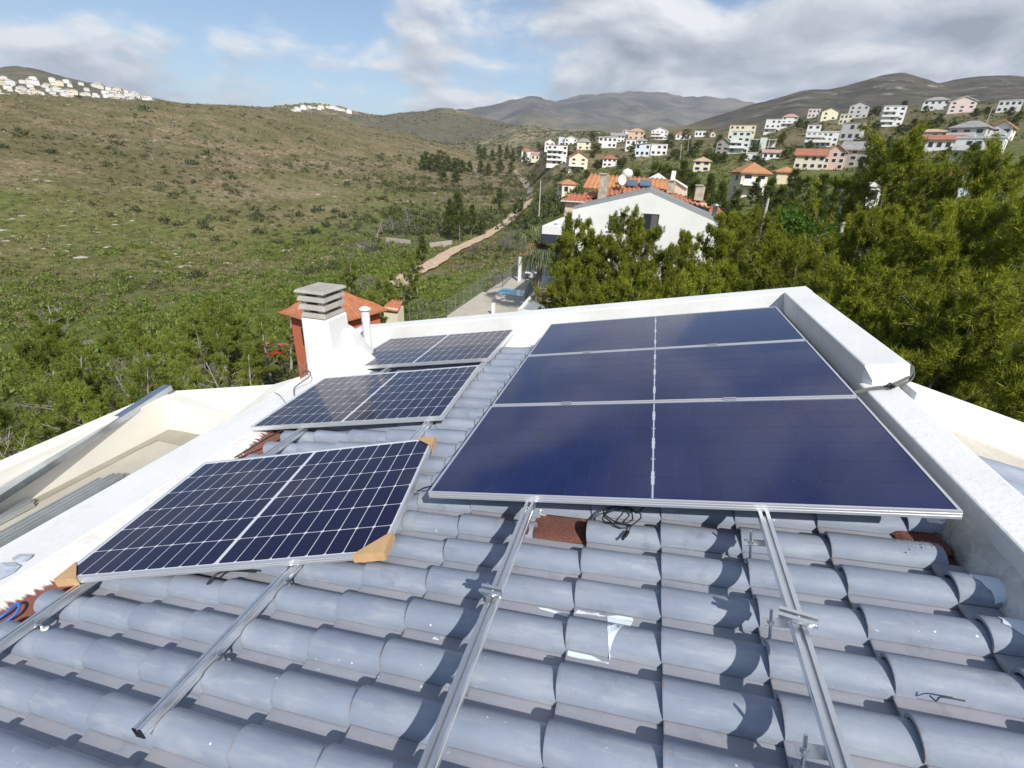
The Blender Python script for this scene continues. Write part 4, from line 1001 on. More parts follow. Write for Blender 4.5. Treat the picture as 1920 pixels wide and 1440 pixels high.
path_xy = strip('path', [(736, 541), (752, 528), (775, 514), (800, 503), (826, 487), (850, 471), (876, 460), (900, 449), (922, 437), (942, 424), (956, 413), (963, 404), (978, 394), (988, 385), (993, 376)], 3.4, DIRT, 'sandy dirt path winding up the valley')
strip('path', [(992, 372), (994, 362), (990, 352), (983, 342), (976, 334), (969, 326), (964, 319)], 3.4, mat('grey_track', (0.33, 0.30, 0.24), 0.95), 'pale double track at the head of the valley')
# ================================================================ neighbouring buildings
def wallm(n, c): return mat('wall_' + n, c, 0.8, color2=tuple(x * 0.88 for x in c), scale=0.5, lo=0.45, hi=0.75)
WALL = {k: wallm(k, c) for k, c in dict(white=(.78, .78, .76), cream=(.74, .68, .52), yellow=(.76, .73, .52), paleblue=(.64, .71, .75), grey=(.56, .56, .54), stone=(.42, .38, .32), pink=(.64, .45, .38), mint=(.62, .69, .63), tan=(.64, .50, .34), coral=(.62, .17, .09), blush=(.74, .62, .58), concrete=(.42, .41, .38), navy=(.030, .036, .055), peach=(.74, .60, .44)).items()}
ROOFM = {k: mat('roof_' + k, c, 0.85, color2=tuple(x * 0.72 for x in c), scale=0.8) for k, c in dict(red=(.42, .16, .10), terracotta=(.50, .24, .11), pink=(.50, .30, .26), grey=(.34, .33, .32), white=(.74, .74, .72), peach=(.58, .40, .26), tan=(.52, .36, .22)).items()}
GLASS = mat('window_glass', (0.03, 0.035, 0.04), 0.12, spec=0.8)
FRAME = mat('window_frame', (0.70, 0.70, 0.68), 0.5)
DARKFR = mat('dark_frame', (0.03, 0.03, 0.032), 0.5)
def aty(u, v, y):
    d = ray(u, v); return CW + d * ((y - CW[1]) / d[1])
win_me = {}
def window_mesh(w, h):
    k = (round(w, 1), round(h, 1))
    if k not in win_me: win_me[k] = (MB().box((-w / 2, -0.05, 0), (w / 2, 0.10, h)).mesh('window', GLASS), MB().box((-w / 2 - .12, -0.03, -.12), (w / 2 + .12, 0.08, h + .12)).mesh('frame', FRAME))
    return win_me[k]
def house_b(label, u, v, wpx, hpx, r, wall='white', roof='hip', rc='red', fl=2, nw=3, rot=0.0, bal=0, dep=0.8, group='houses of the hillside town', chim=False):
    p = at(u, v, r)
    if r > 90:
        h_ = hit(u, v, 0.6 * r); rh_ = math.hypot(h_[0] - CW[0], h_[1] - CW[1]) if h_ is not None else 0
        if 0.6 * r < rh_ < 2.2 * r: p = h_
    c = WR.T @ (p - CW); W = wpx / F * c[2] * 0.98; H = hpx / F * c[2] / 0.93
    az = math.atan2(p[0] - CW[0], p[1] - CW[1]); g = float(gz(p[0], p[1]))
    root = tag(empty('house', p, -az + R(rot)), label, 'house', group)
    D_ = max(6.0, W * dep); rh = 0.0
    if roof in ('gable', 'hip', 'gable_side'): rh = min(H * 0.30, 2.6)
    Hw = H - rh; lowz = min(-1.5, g - p[2] - 1.5)
    m = MB(); m.box((-W / 2, 0, lowz), (W / 2, D_, Hw))
    if roof == 'gable': m.add([(-W / 2, 0, Hw), (W / 2, 0, Hw), (0, 0, Hw + rh * .96), (-W / 2, D_, Hw), (W / 2, D_, Hw), (0, D_, Hw + rh * .96)], [(0, 1, 2), (4, 3, 5)])
    m.build('wall', WALL[wall], root, False)
    o = 0.45; q = MB()
    if roof == 'gable':
        for s in (-1, 1):
            x0 = s * (W / 2 + o); z0 = Hw - rh * o / (W / 2)
            q.hexa([(0, -o, Hw + rh), (x0, -o, z0), (x0, D_ + o, z0), (0, D_ + o, Hw + rh), (0, -o, Hw + rh + .25), (x0, -o, z0 + .25), (x0, D_ + o, z0 + .25), (0, D_ + o, Hw + rh + .25)])
    elif roof == 'gable_side':
        for s in (0, 1):
            y0 = -o if s == 0 else D_ + o; z0 = Hw - rh * o / (D_ / 2)
            q.hexa([(-W / 2 - o, y0, z0), (W / 2 + o, y0, z0), (W / 2 + o, D_ / 2, Hw + rh), (-W / 2 - o, D_ / 2, Hw + rh), (-W / 2 - o, y0, z0 + .25), (W / 2 + o, y0, z0 + .25), (W / 2 + o, D_ / 2, Hw + rh + .25), (-W / 2 - o, D_ / 2, Hw + rh + .25)])
    elif roof == 'hip':
        a, b = W / 2 + o, D_ + o; k = min(W, D_) * 0.45
        if W >= D_: rd = [(-W / 2 + k, D_ / 2, Hw + rh), (W / 2 - k, D_ / 2, Hw + rh)]
        else: rd = [(0, k, Hw + rh), (0, D_ - k, Hw + rh)]
        q.add([(-a, -o, Hw), (a, -o, Hw), (a, b, Hw), (-a, b, Hw)] + rd + [(-a, -o, Hw - .2), (a, -o, Hw - .2), (a, b, Hw - .2), (-a, b, Hw - .2)],
              ([(0, 1, 5, 4), (1, 2, 5), (2, 3, 4, 5), (3, 0, 4)] if W >= D_ else [(0, 1, 4), (1, 2, 5, 4), (2, 3, 5), (3, 0, 4, 5)]) + [(6, 7, 1, 0), (7, 8, 2, 1), (8, 9, 3, 2), (9, 6, 0, 3), (9, 8, 7, 6)])
    elif roof == 'shed':
        q.hexa([(-W / 2 - o, -o, Hw - .6), (W / 2 + o, -o, Hw + .5), (W / 2 + o, D_, Hw + .5), (-W / 2 - o, D_, Hw - .6), (-W / 2 - o, -o, Hw - .3), (W / 2 + o, -o, Hw + .8), (W / 2 + o, D_, Hw + .8), (-W / 2 - o, D_, Hw - .3)])
    else:
        q.box((-W / 2 - .15, -.15, Hw), (W / 2 + .15, D_ + .15, Hw + .35)); rc = rc if rc in ('white', 'grey', 'pink') else 'white'
    q.build('roof', ROOFM[rc], root, False)
    fh = Hw / fl; ww, wh = min(1.5, W / (nw * 1.9)), fh * 0.45
    wm, fm = window_mesh(max(ww, .6), max(wh, .8))
    for f in range(fl):
        for i in range(nw):
            if (f * 5 + i * 3 + int(u)) % 7 == 0: continue
            x = -W / 2 + W * (i + 0.5) / nw
            wo = link('window', wm, root, False); wo.location = (x, 0, f * fh + fh * 0.32)
            if r < 260:
                fo = link('frame', fm, wo, False)
        for s in (-1, 1):
            wo = link('window', wm, root, False); wo.location = (s * W / 2, D_ * 0.4, f * fh + fh * 0.32); wo.rotation_euler = (0, 0, s * math.pi / 2)
    for f in range(bal):
        z = (f + (1 if fl > bal else 0)) * fh; b_ = MB(); x1 = W * (0.08 if f % 2 else 0.30)
        b_.box((-W / 2, -1.5, z - .18), (x1, 0, z)); b_.box((-W / 2, -1.5, z), (x1, -1.38, z + .85)); b_.build('balcony', WALL['white'], root, False)
    if chim:
        b_ = MB(); b_.box((W * .2, D_ * .5, Hw), (W * .2 + .7, D_ * .5 + .7, Hw + rh + 1.2)); b_.build('chimney', WALL[wall], root, False)
    return root
HB = [
 ('small white house with red hip roof, leftmost of the town', 986, 303, 18, 21, 350, 'white', 'hip', 'red', 2, 2),
 ('long low cream house with pink roof near the left end of the town', 1007, 302, 24, 14, 320, 'cream', 'gable_side', 'pink', 1, 3),
 ('white house with pink gable roof above the long low cream house', 1030, 282, 19, 18, 400, 'white', 'gable', 'pink', 2, 2),
 ('narrow pale blue cube house between two white houses', 1052, 275, 11, 14, 410, 'paleblue', 'flat', 'white', 2, 1),
 ('white two-storey gabled house standing on the ridge above the cypress belt', 1070, 273, 24, 15, 420, 'white', 'gable', 'white', 2, 3),
 ('pale yellow house with grey hip roof right of the white gabled one', 1094, 281, 26, 18, 388, 'yellow', 'hip', 'grey', 2, 2),
 ('four-storey white apartment block with balconies on the left of the town', 1043, 310, 38, 31, 305, 'white', 'flat', 'pink', 4, 4, 0, 3),
 ('three-storey cream gabled house with an orange stripe, below the white apartment block', 1083, 320, 36, 29, 285, 'cream', 'gable', 'red', 3, 2, 12, 1),
 ('small white house with red hip roof half hidden by pines below the town', 1142, 313, 26, 19, 280, 'white', 'hip', 'red', 2, 3),
 ('long white house with slanting roof left of the twin white blocks', 1138, 278, 34, 17, 370, 'white', 'shed', 'white', 2, 4),
 ('white house with grey gable roof above the slant-roofed one', 1157, 267, 26, 15, 410, 'white', 'gable_side', 'grey', 2, 4),
 ('orange-tan house with hip roof at the top of the town ridge', 1192, 263, 30, 19, 400, 'tan', 'hip', 'tan', 2, 3),
 ('tiny white house with pink roof left of the tan house', 1173, 253, 12, 9, 440, 'white', 'hip', 'pink', 1, 2),
 ('white block with pink flat roof below the tan house', 1181, 284, 19, 18, 365, 'white', 'flat', 'pink', 2, 2),
 ('white block with grey hip roof right beside the pink-topped block', 1202, 279, 18, 18, 370, 'white', 'hip', 'grey', 2, 2),
 ('pale blue modern house in front of the white blocks', 1203, 294, 27, 20, 345, 'paleblue', 'shed', 'grey', 2, 3),
 ('low white modern house with flat roof right of the pale blue one', 1234, 292, 30, 17, 335, 'white', 'flat', 'white', 2, 3),
 ('three-storey white villa with stepped balconies alone on the ridge', 1235, 262, 31, 19, 420, 'white', 'gable', 'white', 3, 4, 0, 2),
 ('cream house with terracotta hip roof right of the ridge villa', 1280, 262, 27, 13, 430, 'white', 'hip', 'terracotta', 1, 3),
 ('low white house behind cypresses in the middle of the ridge', 1312, 257, 20, 9, 450, 'white', 'flat', 'white', 1, 3),
 ('tiny blush gabled house in the middle of the ridge', 1336, 257, 9, 9, 450, 'blush', 'gable', 'pink', 1, 1),
 ('cream apartment block with pink roofs crowning the stepped white block', 1388, 262, 46, 22, 330, 'cream', 'flat', 'pink', 3, 5),
 ('tall stepped white and mint block right of the stone house', 1383, 288, 34, 34, 290, 'mint', 'flat', 'white', 4, 3, 0, 2),
 ('grey stone gabled house left of the stepped mint block', 1352, 290, 23, 26, 282, 'stone', 'gable', 'grey', 3, 2, -15),
 ('white house with pink gable roof below the unfinished concrete frame', 1445, 299, 32, 15, 235, 'white', 'gable_side', 'pink', 1, 3, 10),
 ('small flat white house left of the one below the concrete frame', 1407, 301, 20, 11, 240, 'white', 'flat', 'white', 1, 2),
 ('peach-roofed house surrounded by dark pines in mid distance', 1314, 322, 30, 24, 180, 'cream', 'hip', 'peach', 2, 2),
 ('white stacked house at the upper edge of the town, left end', 1446, 250, 27, 21, 420, 'white', 'flat', 'white', 3, 3, 0, 1),
 ('white three-storey house with pink hip roof on the upper slope', 1478, 238, 28, 21, 400, 'white', 'hip', 'pink', 3, 3, 0, 1),
 ('pinkish white cube house on the upper slope beside the yellow house', 1524, 221, 20, 13, 430, 'blush', 'flat', 'white', 2, 3),
 ('bright yellow gabled house on the upper slope', 1553, 226, 28, 19, 420, 'yellow', 'gable', 'grey', 2, 2, 15),
 ('large grey-white house with twin grey gables under the peak', 1606, 222, 32, 25, 425, 'grey', 'gable', 'grey', 3, 3),
 ('cream flat-roofed house below the grey twin-gabled house', 1583, 233, 20, 15, 395, 'cream', 'flat', 'white', 2, 3),
 ('four-storey white apartment block with deep balconies below the dark mountain', 1668, 238, 36, 31, 330, 'white', 'flat', 'white', 4, 3, 8, 4),
 ('bright white cube house above the long white terrace block', 1523, 254, 23, 16, 315, 'white', 'flat', 'grey', 2, 2),
 ('long white three-storey terrace block in the middle of the right slope', 1536, 276, 54, 23, 265, 'white', 'flat', 'white', 3, 6, 0, 2),
 ('grey stone block with dark openings right of the white cube house', 1591, 264, 34, 27, 285, 'grey', 'flat', 'grey', 2, 3, -10),
 ('salmon pink gabled house among the pines, middle of its row', 1558, 319, 36, 40, 165, 'pink', 'gable', 'pink', 3, 3, 5),
 ('cream house with brown roof left of the salmon pink house', 1514, 318, 50, 32, 168, 'cream', 'gable_side', 'red', 2, 4),
 ('stone and cream house with grey roof right of the salmon pink house', 1594, 314, 46, 40, 178, 'stone', 'gable_side', 'grey', 3, 3, -8, 0, 0.8, 'houses of the hillside town', True),
 ('cluster-topped white villa on the skyline terrace, right of the burnt bushes', 1751, 207, 40, 22, 420, 'white', 'hip', 'grey', 2, 4),
 ('white and blush gabled house on the skyline terrace', 1800, 212, 40, 25, 400, 'blush', 'gable', 'white', 3, 3, 10),
 ('long white house alone under the rocky slope at far right', 1888, 211, 34, 18, 400, 'white', 'flat', 'white', 2, 4),
 ('tall grey-white house with shallow hip roof above the white modern villa', 1803, 272, 56, 38, 170, 'grey', 'hip', 'grey', 2, 3, -14, 1),
 ('house with ochre roof left of the tall grey-white house', 1740, 264, 58, 20, 185, 'grey', 'hip', 'peach', 1, 4),
 ('white house with dark red roof below the ochre-roofed house', 1757, 283, 66, 24, 150, 'white', 'gable_side', 'red', 1, 5, 0, 0, 0.5),
 ('large white modern villa with flat roof and long balcony at right', 1822, 303, 70, 36, 130, 'white', 'flat', 'white', 2, 5, -6, 1),
 ('white house with terracotta gable at right, behind the large modern villa', 1869, 266, 30, 32, 180, 'white', 'gable', 'terracotta', 2, 2, -10, 1),
 ('bluish white gabled house with red roof deep among the right pines', 1796, 366, 44, 42, 62, 'paleblue', 'gable', 'red', 2, 2, 20),
 ('low white house with flat roof behind the bluish gabled house', 1843, 342, 36, 24, 76, 'white', 'flat', 'white', 1, 2),
 ('small cream villa with terracotta roof beside the green bank left of the orange-roofed house', 1068, 366, 32, 25, 105, 'cream', 'hip', 'terracotta', 1, 2, 20),
 ('cream house with terracotta hip roof and columned balcony among dark pines', 1407, 368, 48, 54, 92, 'cream', 'hip', 'terracotta', 2, 2, 18, 1),
 ('low house with terracotta roof just right of the columned balcony house', 1470, 345, 32, 28, 98, 'peach', 'hip', 'terracotta', 1, 2, 10),
 ('white building corner half hidden by the big pine at right', 1620, 420, 26, 60, 55, 'white', 'flat', 'white', 2, 1, 25),
]
for h in HB: house_b(*h)
# unfinished concrete frame with a mint stair core
p = at(1425, 290, 268); c = WR.T @ (p - CW); W = 46 / F * c[2]; H = 27 / F * c[2]
fr = tag(empty('house', p, -math.atan2(p[0], p[1])), 'unfinished concrete-frame building with open floors and a mint stair core', 'house', 'houses of the hillside town')
for k in range(3):
    b_ = MB(); b_.box((-W / 2, 0, k * H / 2.2), (W / 2, 9, k * H / 2.2 + .35)); b_.build('floor_slab', WALL['concrete'], fr, False)
for k in range(5):
    for y in (0.2, 8.4):
        b_ = MB(); x = -W / 2 + .3 + (W - .9) * k / 4; b_.box((x, y, -2), (x + .4, y + .4, H)); b_.build('column', WALL['concrete'], fr, False)
b_ = MB(); b_.box((-1.2, -.2, -2), (1.6, 3, H * 1.05)); b_.build('stair_core', WALL['mint'], fr, False)
b_ = MB(); b_.box((-W / 2 + .5, 5, -2), (W / 2 - .5, 8.3, H * .9)); b_.build('wall', WALL['white'], fr, False)

# tiny far houses on the left ridges
g = np.random.default_rng(12); tiny = []
for k, (cw_, rc_) in enumerate((('white', 'white'), ('cream', 'peach'), ('white', 'peach'), ('white', 'white'))):
    m = MB(); m.box((-.5, -.5, -.6), (.5, .5, .62)); me = m.mesh('house', WALL[cw_]); me.materials.append(ROOFM[rc_])
    bm = bmesh.new(); bm.from_mesh(me); vs_ = [bm.verts.new(q) for q in ((-.56, -.56, .62), (.56, -.56, .62), (.56, .56, .62), (-.56, .56, .62), (-.12, 0, .86), (.12, 0, .86))]
    for f in ((0, 1, 5, 4), (1, 2, 5), (2, 3, 4, 5), (3, 0, 4)): bm.faces.new([vs_[i] for i in f]).material_index = 1
    bm.to_mesh(me); bm.free(); tiny.append(me)
def tiny_houses(n, uf, vf, r0, r1, label, group, wpx):
    for k in range(n):
        u = uf(k); v = vf(u, k); r = g.uniform(r0, r1); h_ = hit(u, v, 700)
        if h_ is None: continue
        rr = math.hypot(h_[0] - CW[0], h_[1] - CW[1]); s = wpx * g.uniform(.65, 1.35) / F * rr
        az = math.atan2(h_[0], h_[1])
        link_o = link('house', tiny[int(g.integers(0, 4))], None, mb=Matrix.Translation((h_[0], h_[1], h_[2] + s * .18)) @ Matrix.Rotation(-az + g.uniform(-.5, .5), 4, 'Z') @ Matrix.Diagonal((s, s * .8, s * g.uniform(.45, .75), 1)))
        tag(link_o, label, 'house', group)
sky1 = lambda u: float(np.interp(u, [-30, 0, 100, 200, 290], [150, 151, 149, 165, 189]))
tiny_houses(125, lambda k: g.uniform(-20, 285) ** 1.0, lambda u, k: min(sky1(u) + 2 + g.uniform(0, 1) ** 1.2 * max(2, (184 + u * .02 - sky1(u))), 186 + u * .012), 0, 1, 'tiny white or cream house crowded on the far ridge at upper left', 'tiny houses on the far left ridge', 6.3)
tiny_houses(14, lambda k: 552 + 100 * k / 13 + g.uniform(-3, 3), lambda u, k: float(np.interp(u, [540, 600, 655], [207, 201, 209])) + g.uniform(0, 5), 0, 1, 'tiny white house on the small distant crest right of the brown hill', 'tiny houses on the small crest', 7)

# ---- coral house with tiled hip roof beside the chimney
TERR = mat('terracotta_tiles', (0.44, 0.17, 0.085), 0.85, color2=(0.33, 0.12, 0.06), scale=3.0)
TERR2 = mat('weathered_orange_tiles', (0.56, 0.26, 0.11), 0.85, color2=(0.40, 0.15, 0.07), scale=1.6)
def tiled_slope(name, quad, m, parent, pitch=0.28, amp=0.07):
    """corrugated tiled roof face; quad = eave-left, eave-right, ridge-right, ridge-left; rolls run up the slope"""
    a, b, c, d = [np.array(q, float) for q in quad]; wid = max(np.linalg.norm(b - a), np.linalg.norm(c - d)); n = max(6, int(wid / pitch) * 4)
    nn = np.cross(b - a, d - a); nn /= np.linalg.norm(nn)
    if nn[2] < 0: nn = -nn
    V_ = []; rows = 7; X_ = b - a; X_ = X_ / np.linalg.norm(X_)
    for j in range(rows):
        t = j / (rows - 1)
        for i in range(n + 1):
            k = i / n; p_ = (a * (1 - k) + b * k) * (1 - t) + (d * (1 - k) + c * k) * t
            ph = 2 * math.pi * float((p_ - a) @ X_) / pitch
            V_.append(p_ + nn * (amp * max(-0.35, math.sin(ph)) - 0.035 * (j % 2)))
    T_ = [(j * (n + 1) + i, j * (n + 1) + i + 1, (j + 1) * (n + 1) + i + 1, (j + 1) * (n + 1) + i) for j in range(rows - 1) for i in range(n)]
    o = link(name, npmesh(name, V_, T_, m, True), parent, True)
    md = o.modifiers.new('thick', 'SOLIDIFY'); md.thickness = 0.08; md.offset = -1
    return o
ca = tag(empty('house', at(610, 640, 37)), 'coral red house with orange tiled hip roof behind the chimney', 'house')
ez = at(536, 592, 36)[2]
e0, e1 = at(519, 583, 37), at(648, 604, 31); e2 = e1 + (e1 - e0) * 0.05
dirx = np.array([e1[0] - e0[0], e1[1] - e0[1], 0]); wl_ = np.linalg.norm(dirx); dirx /= wl_; diry = np.array([-dirx[1], dirx[0], 0])
if diry[1] < 0: diry = -diry
O = np.array([e0[0], e0[1], ez]); L_, Dp = 5.4, 5.8
cn = lambda a, b, z: O + dirx * a + diry * b + np.array([0, 0, z])
tiled_slope('roof', [cn(0, 0, 0), cn(L_, 0, 0), cn(L_ - 2.6, Dp / 2, 1.75), cn(2.6, Dp / 2, 1.75)], TERR, ca)
tiled_slope('roof', [cn(L_, 0, 0), cn(L_, Dp, 0), cn(L_ - 2.6, Dp / 2 + .01, 1.75), cn(L_ - 2.6, Dp / 2, 1.75)], TERR, ca)
tiled_slope('roof', [cn(0, Dp, 0), cn(0, 0, 0), cn(2.6, Dp / 2, 1.75), cn(2.6, Dp / 2 + .01, 1.75)], TERR, ca)
m = MB(); m.hexa([tuple(cn(.6, .6, -7.5)), tuple(cn(L_ - .6, .6, -7.5)), tuple(cn(L_ - .6, Dp - .6, -7.5)), tuple(cn(.6, Dp - .6, -7.5)), tuple(cn(.6, .6, .1)), tuple(cn(L_ - .6, .6, .1)), tuple(cn(L_ - .6, Dp - .6, .1)), tuple(cn(.6, Dp - .6, .1))]); m.build('wall', WALL['coral'], ca)
m = MB(); m.hexa([tuple(cn(1.7, .55, -2.2)), tuple(cn(2.7, .55, -2.2)), tuple(cn(2.7, .7, -2.2)), tuple(cn(1.7, .7, -2.2)), tuple(cn(1.7, .55, -.9)), tuple(cn(2.7, .55, -.9)), tuple(cn(2.7, .7, -.9)), tuple(cn(1.7, .7, -.9))]); m.build('window', GLASS, ca)
p_ = at(734, 572, 41)
m2 = tag(empty('shed', p_), 'small orange tiled roof peeping through the young pines right of the vent pipe', 'shed')
tiled_slope('roof', [p_ + np.array([-.7, -.5, -.35]), p_ + np.array([.8, -.5, -.35]), p_ + np.array([.6, .9, .25]), p_ + np.array([-.5, .9, .25])], TERR, m2)
m = MB(); m.box((p_[0] - .6, p_[1] - .3, -14.5), (p_[0] + .7, p_[1] + .8, p_[2] - .2)); m.build('wall', WALL['cream'], m2)

# ---- white gabled house
YW = 34.0
wh = tag(empty('house', (at(1210, 560, 35)[0], YW, -9.0)), 'white gabled house with two dark windows behind the pines', 'house')
a0, a1, a2 = aty(1074, 393, YW), aty(1218, 361, YW), aty(1352, 421, YW)
zb = -9.2
m = MB(); m.prism([(a0[0], YW, zb), (a2[0], YW, zb), (a2[0], YW, a2[2]), (a1[0], YW, a1[2]), (a0[0], YW, a0[2])], (0, 9.5, 0)); m.build('wall', WALL['white'], wh)
for s, (A, B) in enumerate(((a0, a1), (a1, a2))):
    q = MB(); q.hexa([(A[0], YW + .3, A[2] + .02), (B[0], YW + .3, B[2] + .02), (B[0], YW + 9.4, B[2] + .02), (A[0], YW + 9.4, A[2] + .02), (A[0], YW + .3, A[2] + .22), (B[0], YW + .3, B[2] + .22), (B[0], YW + 9.4, B[2] + .22), (A[0], YW + 9.4, A[2] + .22)]); q.build('roof', mat('grey_sheet_roof', (.22, .24, .24), .6), wh)
for (u, v, wp, hp) in ((1222, 401, 25, 27), (1158, 405, 26, 23)):
    t_ = aty(u, v, YW); sc = (YW - CW[1]) / F / 0.95; w_, h_ = wp * sc, hp * sc
    f_ = MB(); f_.box((t_[0] - w_ / 2, YW - .04, t_[2] - h_), (t_[0] + w_ / 2, YW + .05, t_[2])); wo = f_.build('window', DARKFR, wh)
    for k, (x0, x1) in enumerate(((.08, .47), (.53, .92))):
        f_ = MB(); f_.box((t_[0] - w_ / 2 + w_ * x0, YW - .055 - .01 * k, t_[2] - h_ * .93), (t_[0] - w_ / 2 + w_ * x1, YW - .03, t_[2] - h_ * .07)); f_.build('pane', GLASS if k == 0 else mat('curtained_pane', (.12, .12, .12), .3, spec=.6), wo)
    f_ = MB(); f_.box((t_[0] - w_ / 2 - .08, YW - .14, t_[2] - h_ - .06), (t_[0] + w_ / 2 + .08, YW + .02, t_[2] - h_)); f_.build('sill', WALL['white'], wo)
# navy side wing under a flat white canopy
c0, c1 = aty(1022, 429, YW - 1.0), aty(1066, 442, YW - 1.0)
m = MB(); m.box((c0[0], YW - 2.0, c1[2] + .12), (a0[0] + .02, YW + 6, c0[2] + .30)); m.build('canopy', WALL['white'], wh)
m = MB(); m.box((c0[0] - .05, YW - 2.05, c1[2] - .45), (a0[0] + .0, YW + 5.8, c1[2] + .115)); m.build('fascia', WALL['navy'], wh)
m = MB(); m.box((c0[0] + .9, YW - 1.2, zb), (a0[0] - .01, YW + 5.5, c1[2] - .455)); m.build('wall', WALL['navy'], wh)
m = MB(); t_ = aty(1341, 390, YW + 2); m.lathe([(.14, -1.6), (.14, .1), (.26, .12), (.26, .2), (.1, .3)], t_, 12); m.build('flue', mat('flue_metal', (.35, .36, .37), .4, metal=.7), wh)

# ---- orange-roofed beige house behind it
YO = 45.0
oh = tag(empty('house', (at(1200, 350, 47)[0], YO, -7)), 'beige house with large orange tiled roof, stone chimneys and solar water heater', 'house')
E = lambda u, v, dy=0: aty(u, v, YO + dy)
tiled_slope('roof', [E(1092, 351), E(1252, 362), E(1265, 337, 4.5), E(1108, 325, 4.5)], TERR2, oh, 0.42, 0.10)
tiled_slope('roof', [E(1051, 376, -3), E(1126, 380, -3), E(1110, 366, -1), E(1072, 362, -1)], TERR, oh, 0.40, .1)
tiled_slope('roof', [E(1090, 372, -2.2), E(1170, 362, -2.2), E(1164, 348, -.3), E(1096, 360, -.3)], TERR, oh, 0.40, .1)
tiled_slope('roof', [E(1166, 361, -2.6), E(1221, 363, -2.6), E(1220, 344, -.2), E(1172, 342, -.2)], TERR, oh, 0.40, .1)
tiled_slope('roof', [E(1221, 360, -2.4), E(1330, 389, -2.4), E(1322, 378, .2), E(1224, 350, .2)], TERR, oh, 0.40, .1)
tiled_slope('roof', [E(1328, 402, -3), E(1358, 398, -3), E(1347, 388, -1), E(1332, 384, -1)], TERR, oh, 0.40, .1)
def blk(u0, v0, u1, v1, dy, d, m_, name, par=oh, low=None):
    A, B = E(u0, v0, dy), E(u1, v1, dy); q = MB(); q.box((min(A[0], B[0]), YO + dy, min(A[2], B[2]) if low is None else low), (max(A[0], B[0]), YO + dy + d, max(A[2], B[2]))); return q.build(name, m_, par)
BEIGE = wallm('beige', (.66, .54, .42))
blk(1096, 364, 1250, 420, .1, 8, BEIGE, 'wall', low=-8); blk(1060, 379, 1128, 420, -2.6, 8, BEIGE, 'wall', low=-8); blk(1165, 362, 1224, 420, -2.2, 3, BEIGE, 'wall', low=-8); blk(1222, 376, 1318, 420, -1.8, 6, BEIGE, 'wall', low=-8)
blk(1051, 376, 1128, 382, -3.05, .4, WALL['white'], 'eave_board'); blk(1326, 402, 1354, 407, -3.05, .4, WALL['white'], 'eave_board')
wdw = blk(1145, 363, 1156, 372, -.0, .15, GLASS, 'window')
STONE = mat('chimney_stone', (.48, .42, .33), .9, color2=(.30, .25, .19), scale=2.4, lo=.4, hi=.6)
for (u0, v0, u1, v1, dy) in ((1125, 327, 1136, 374, -2.9), (1306, 349, 1318, 376, -1.5), (1253, 340, 1264, 362, -.8)):
    cc = blk(u0, v0, u1, v1, dy, .9, STONE, 'chimney'); blk(u0 - 1, v0 - 3, u1 + 1, v0, dy - .1, 1.1, STONE, 'cap', cc)
fl_ = blk(1260, 320, 1265, 340, -.5, .35, WALL['white'], 'flue')
for u0, u1 in ((1175, 1196), (1200, 1222)):     # tilted water-heater collectors
    q = MB(); A, B, C_, D_ = E(u0, 346, -1.4), E(u1, 347.5, -1.4), E(u1, 337.5, -.6), E(u0, 336, -.6)
    q.add([tuple(A), tuple(B), tuple(C_), tuple(D_)] + [tuple(x - np.array([0, .05, .1])) for x in (A, B, C_, D_)], [(0, 1, 2, 3), (4, 5, 1, 0), (5, 6, 2, 1), (6, 7, 3, 2), (7, 4, 0, 3), (7, 6, 5, 4)]); q.build('solar_collector', mat('collector_glass', (.05, .09, .14), .12, spec=.9, coat=1.0), oh)
q = MB(); t_ = E(1176, 326, 1); q.lathe([(.0, -.45), (.4, -.3), (.5, 0), (.4, .3), (.02, .45)], t_, 14); q.build('water_tank', WALL['white'], oh)
q = MB(); t_ = E(1167, 337, -1.5); dd = np.array([.25, -.9, .35]); dd /= np.linalg.norm(dd); xx = np.cross(dd, [0, 0, 1]); xx /= np.linalg.norm(xx); uu = np.cross(xx, dd)
ring = [t_ + .42 * (math.cos(k * math.pi / 8) * xx * .85 + math.sin(k * math.pi / 8) * uu * 1.1) for k in range(16)]; q.add([tuple(x) for x in ring] + [tuple(t_ - dd * .12)], [(k, (k + 1) % 16, 16) for k in range(16)], True); q.tube([t_ - dd * .12, t_ - dd * .4 - np.array([0, 0, .8])], .04, 6); q.build('satellite_dish', WALL['grey'], oh)
# white gable behind on its right
q = MB(); A, B, C_ = E(1203, 340, 7), E(1258, 341, 7), E(1235, 324, 7)
q.prism([tuple(A), tuple(B), tuple(C_)], (0, 6, 0)); q.build('gable', WALL['white'], oh)
q = MB(); A, B, C_, D_ = E(1264, 336, 2), E(1289, 352, 2), E(1288, 372, 2), E(1262, 372, 2); q.prism([tuple(x) for x in (A, D_, C_, B)], (0, 5, 0)); q.build('wall', BEIGE, oh)
q = MB(); q.prism([tuple(x) for x in (E(1262, 333, 1.8), E(1264, 337, 1.8), E(1289, 354, 1.8), E(1289, 349, 1.8))], (0, 5.4, 0)); q.build('verge', WALL['white'], oh)

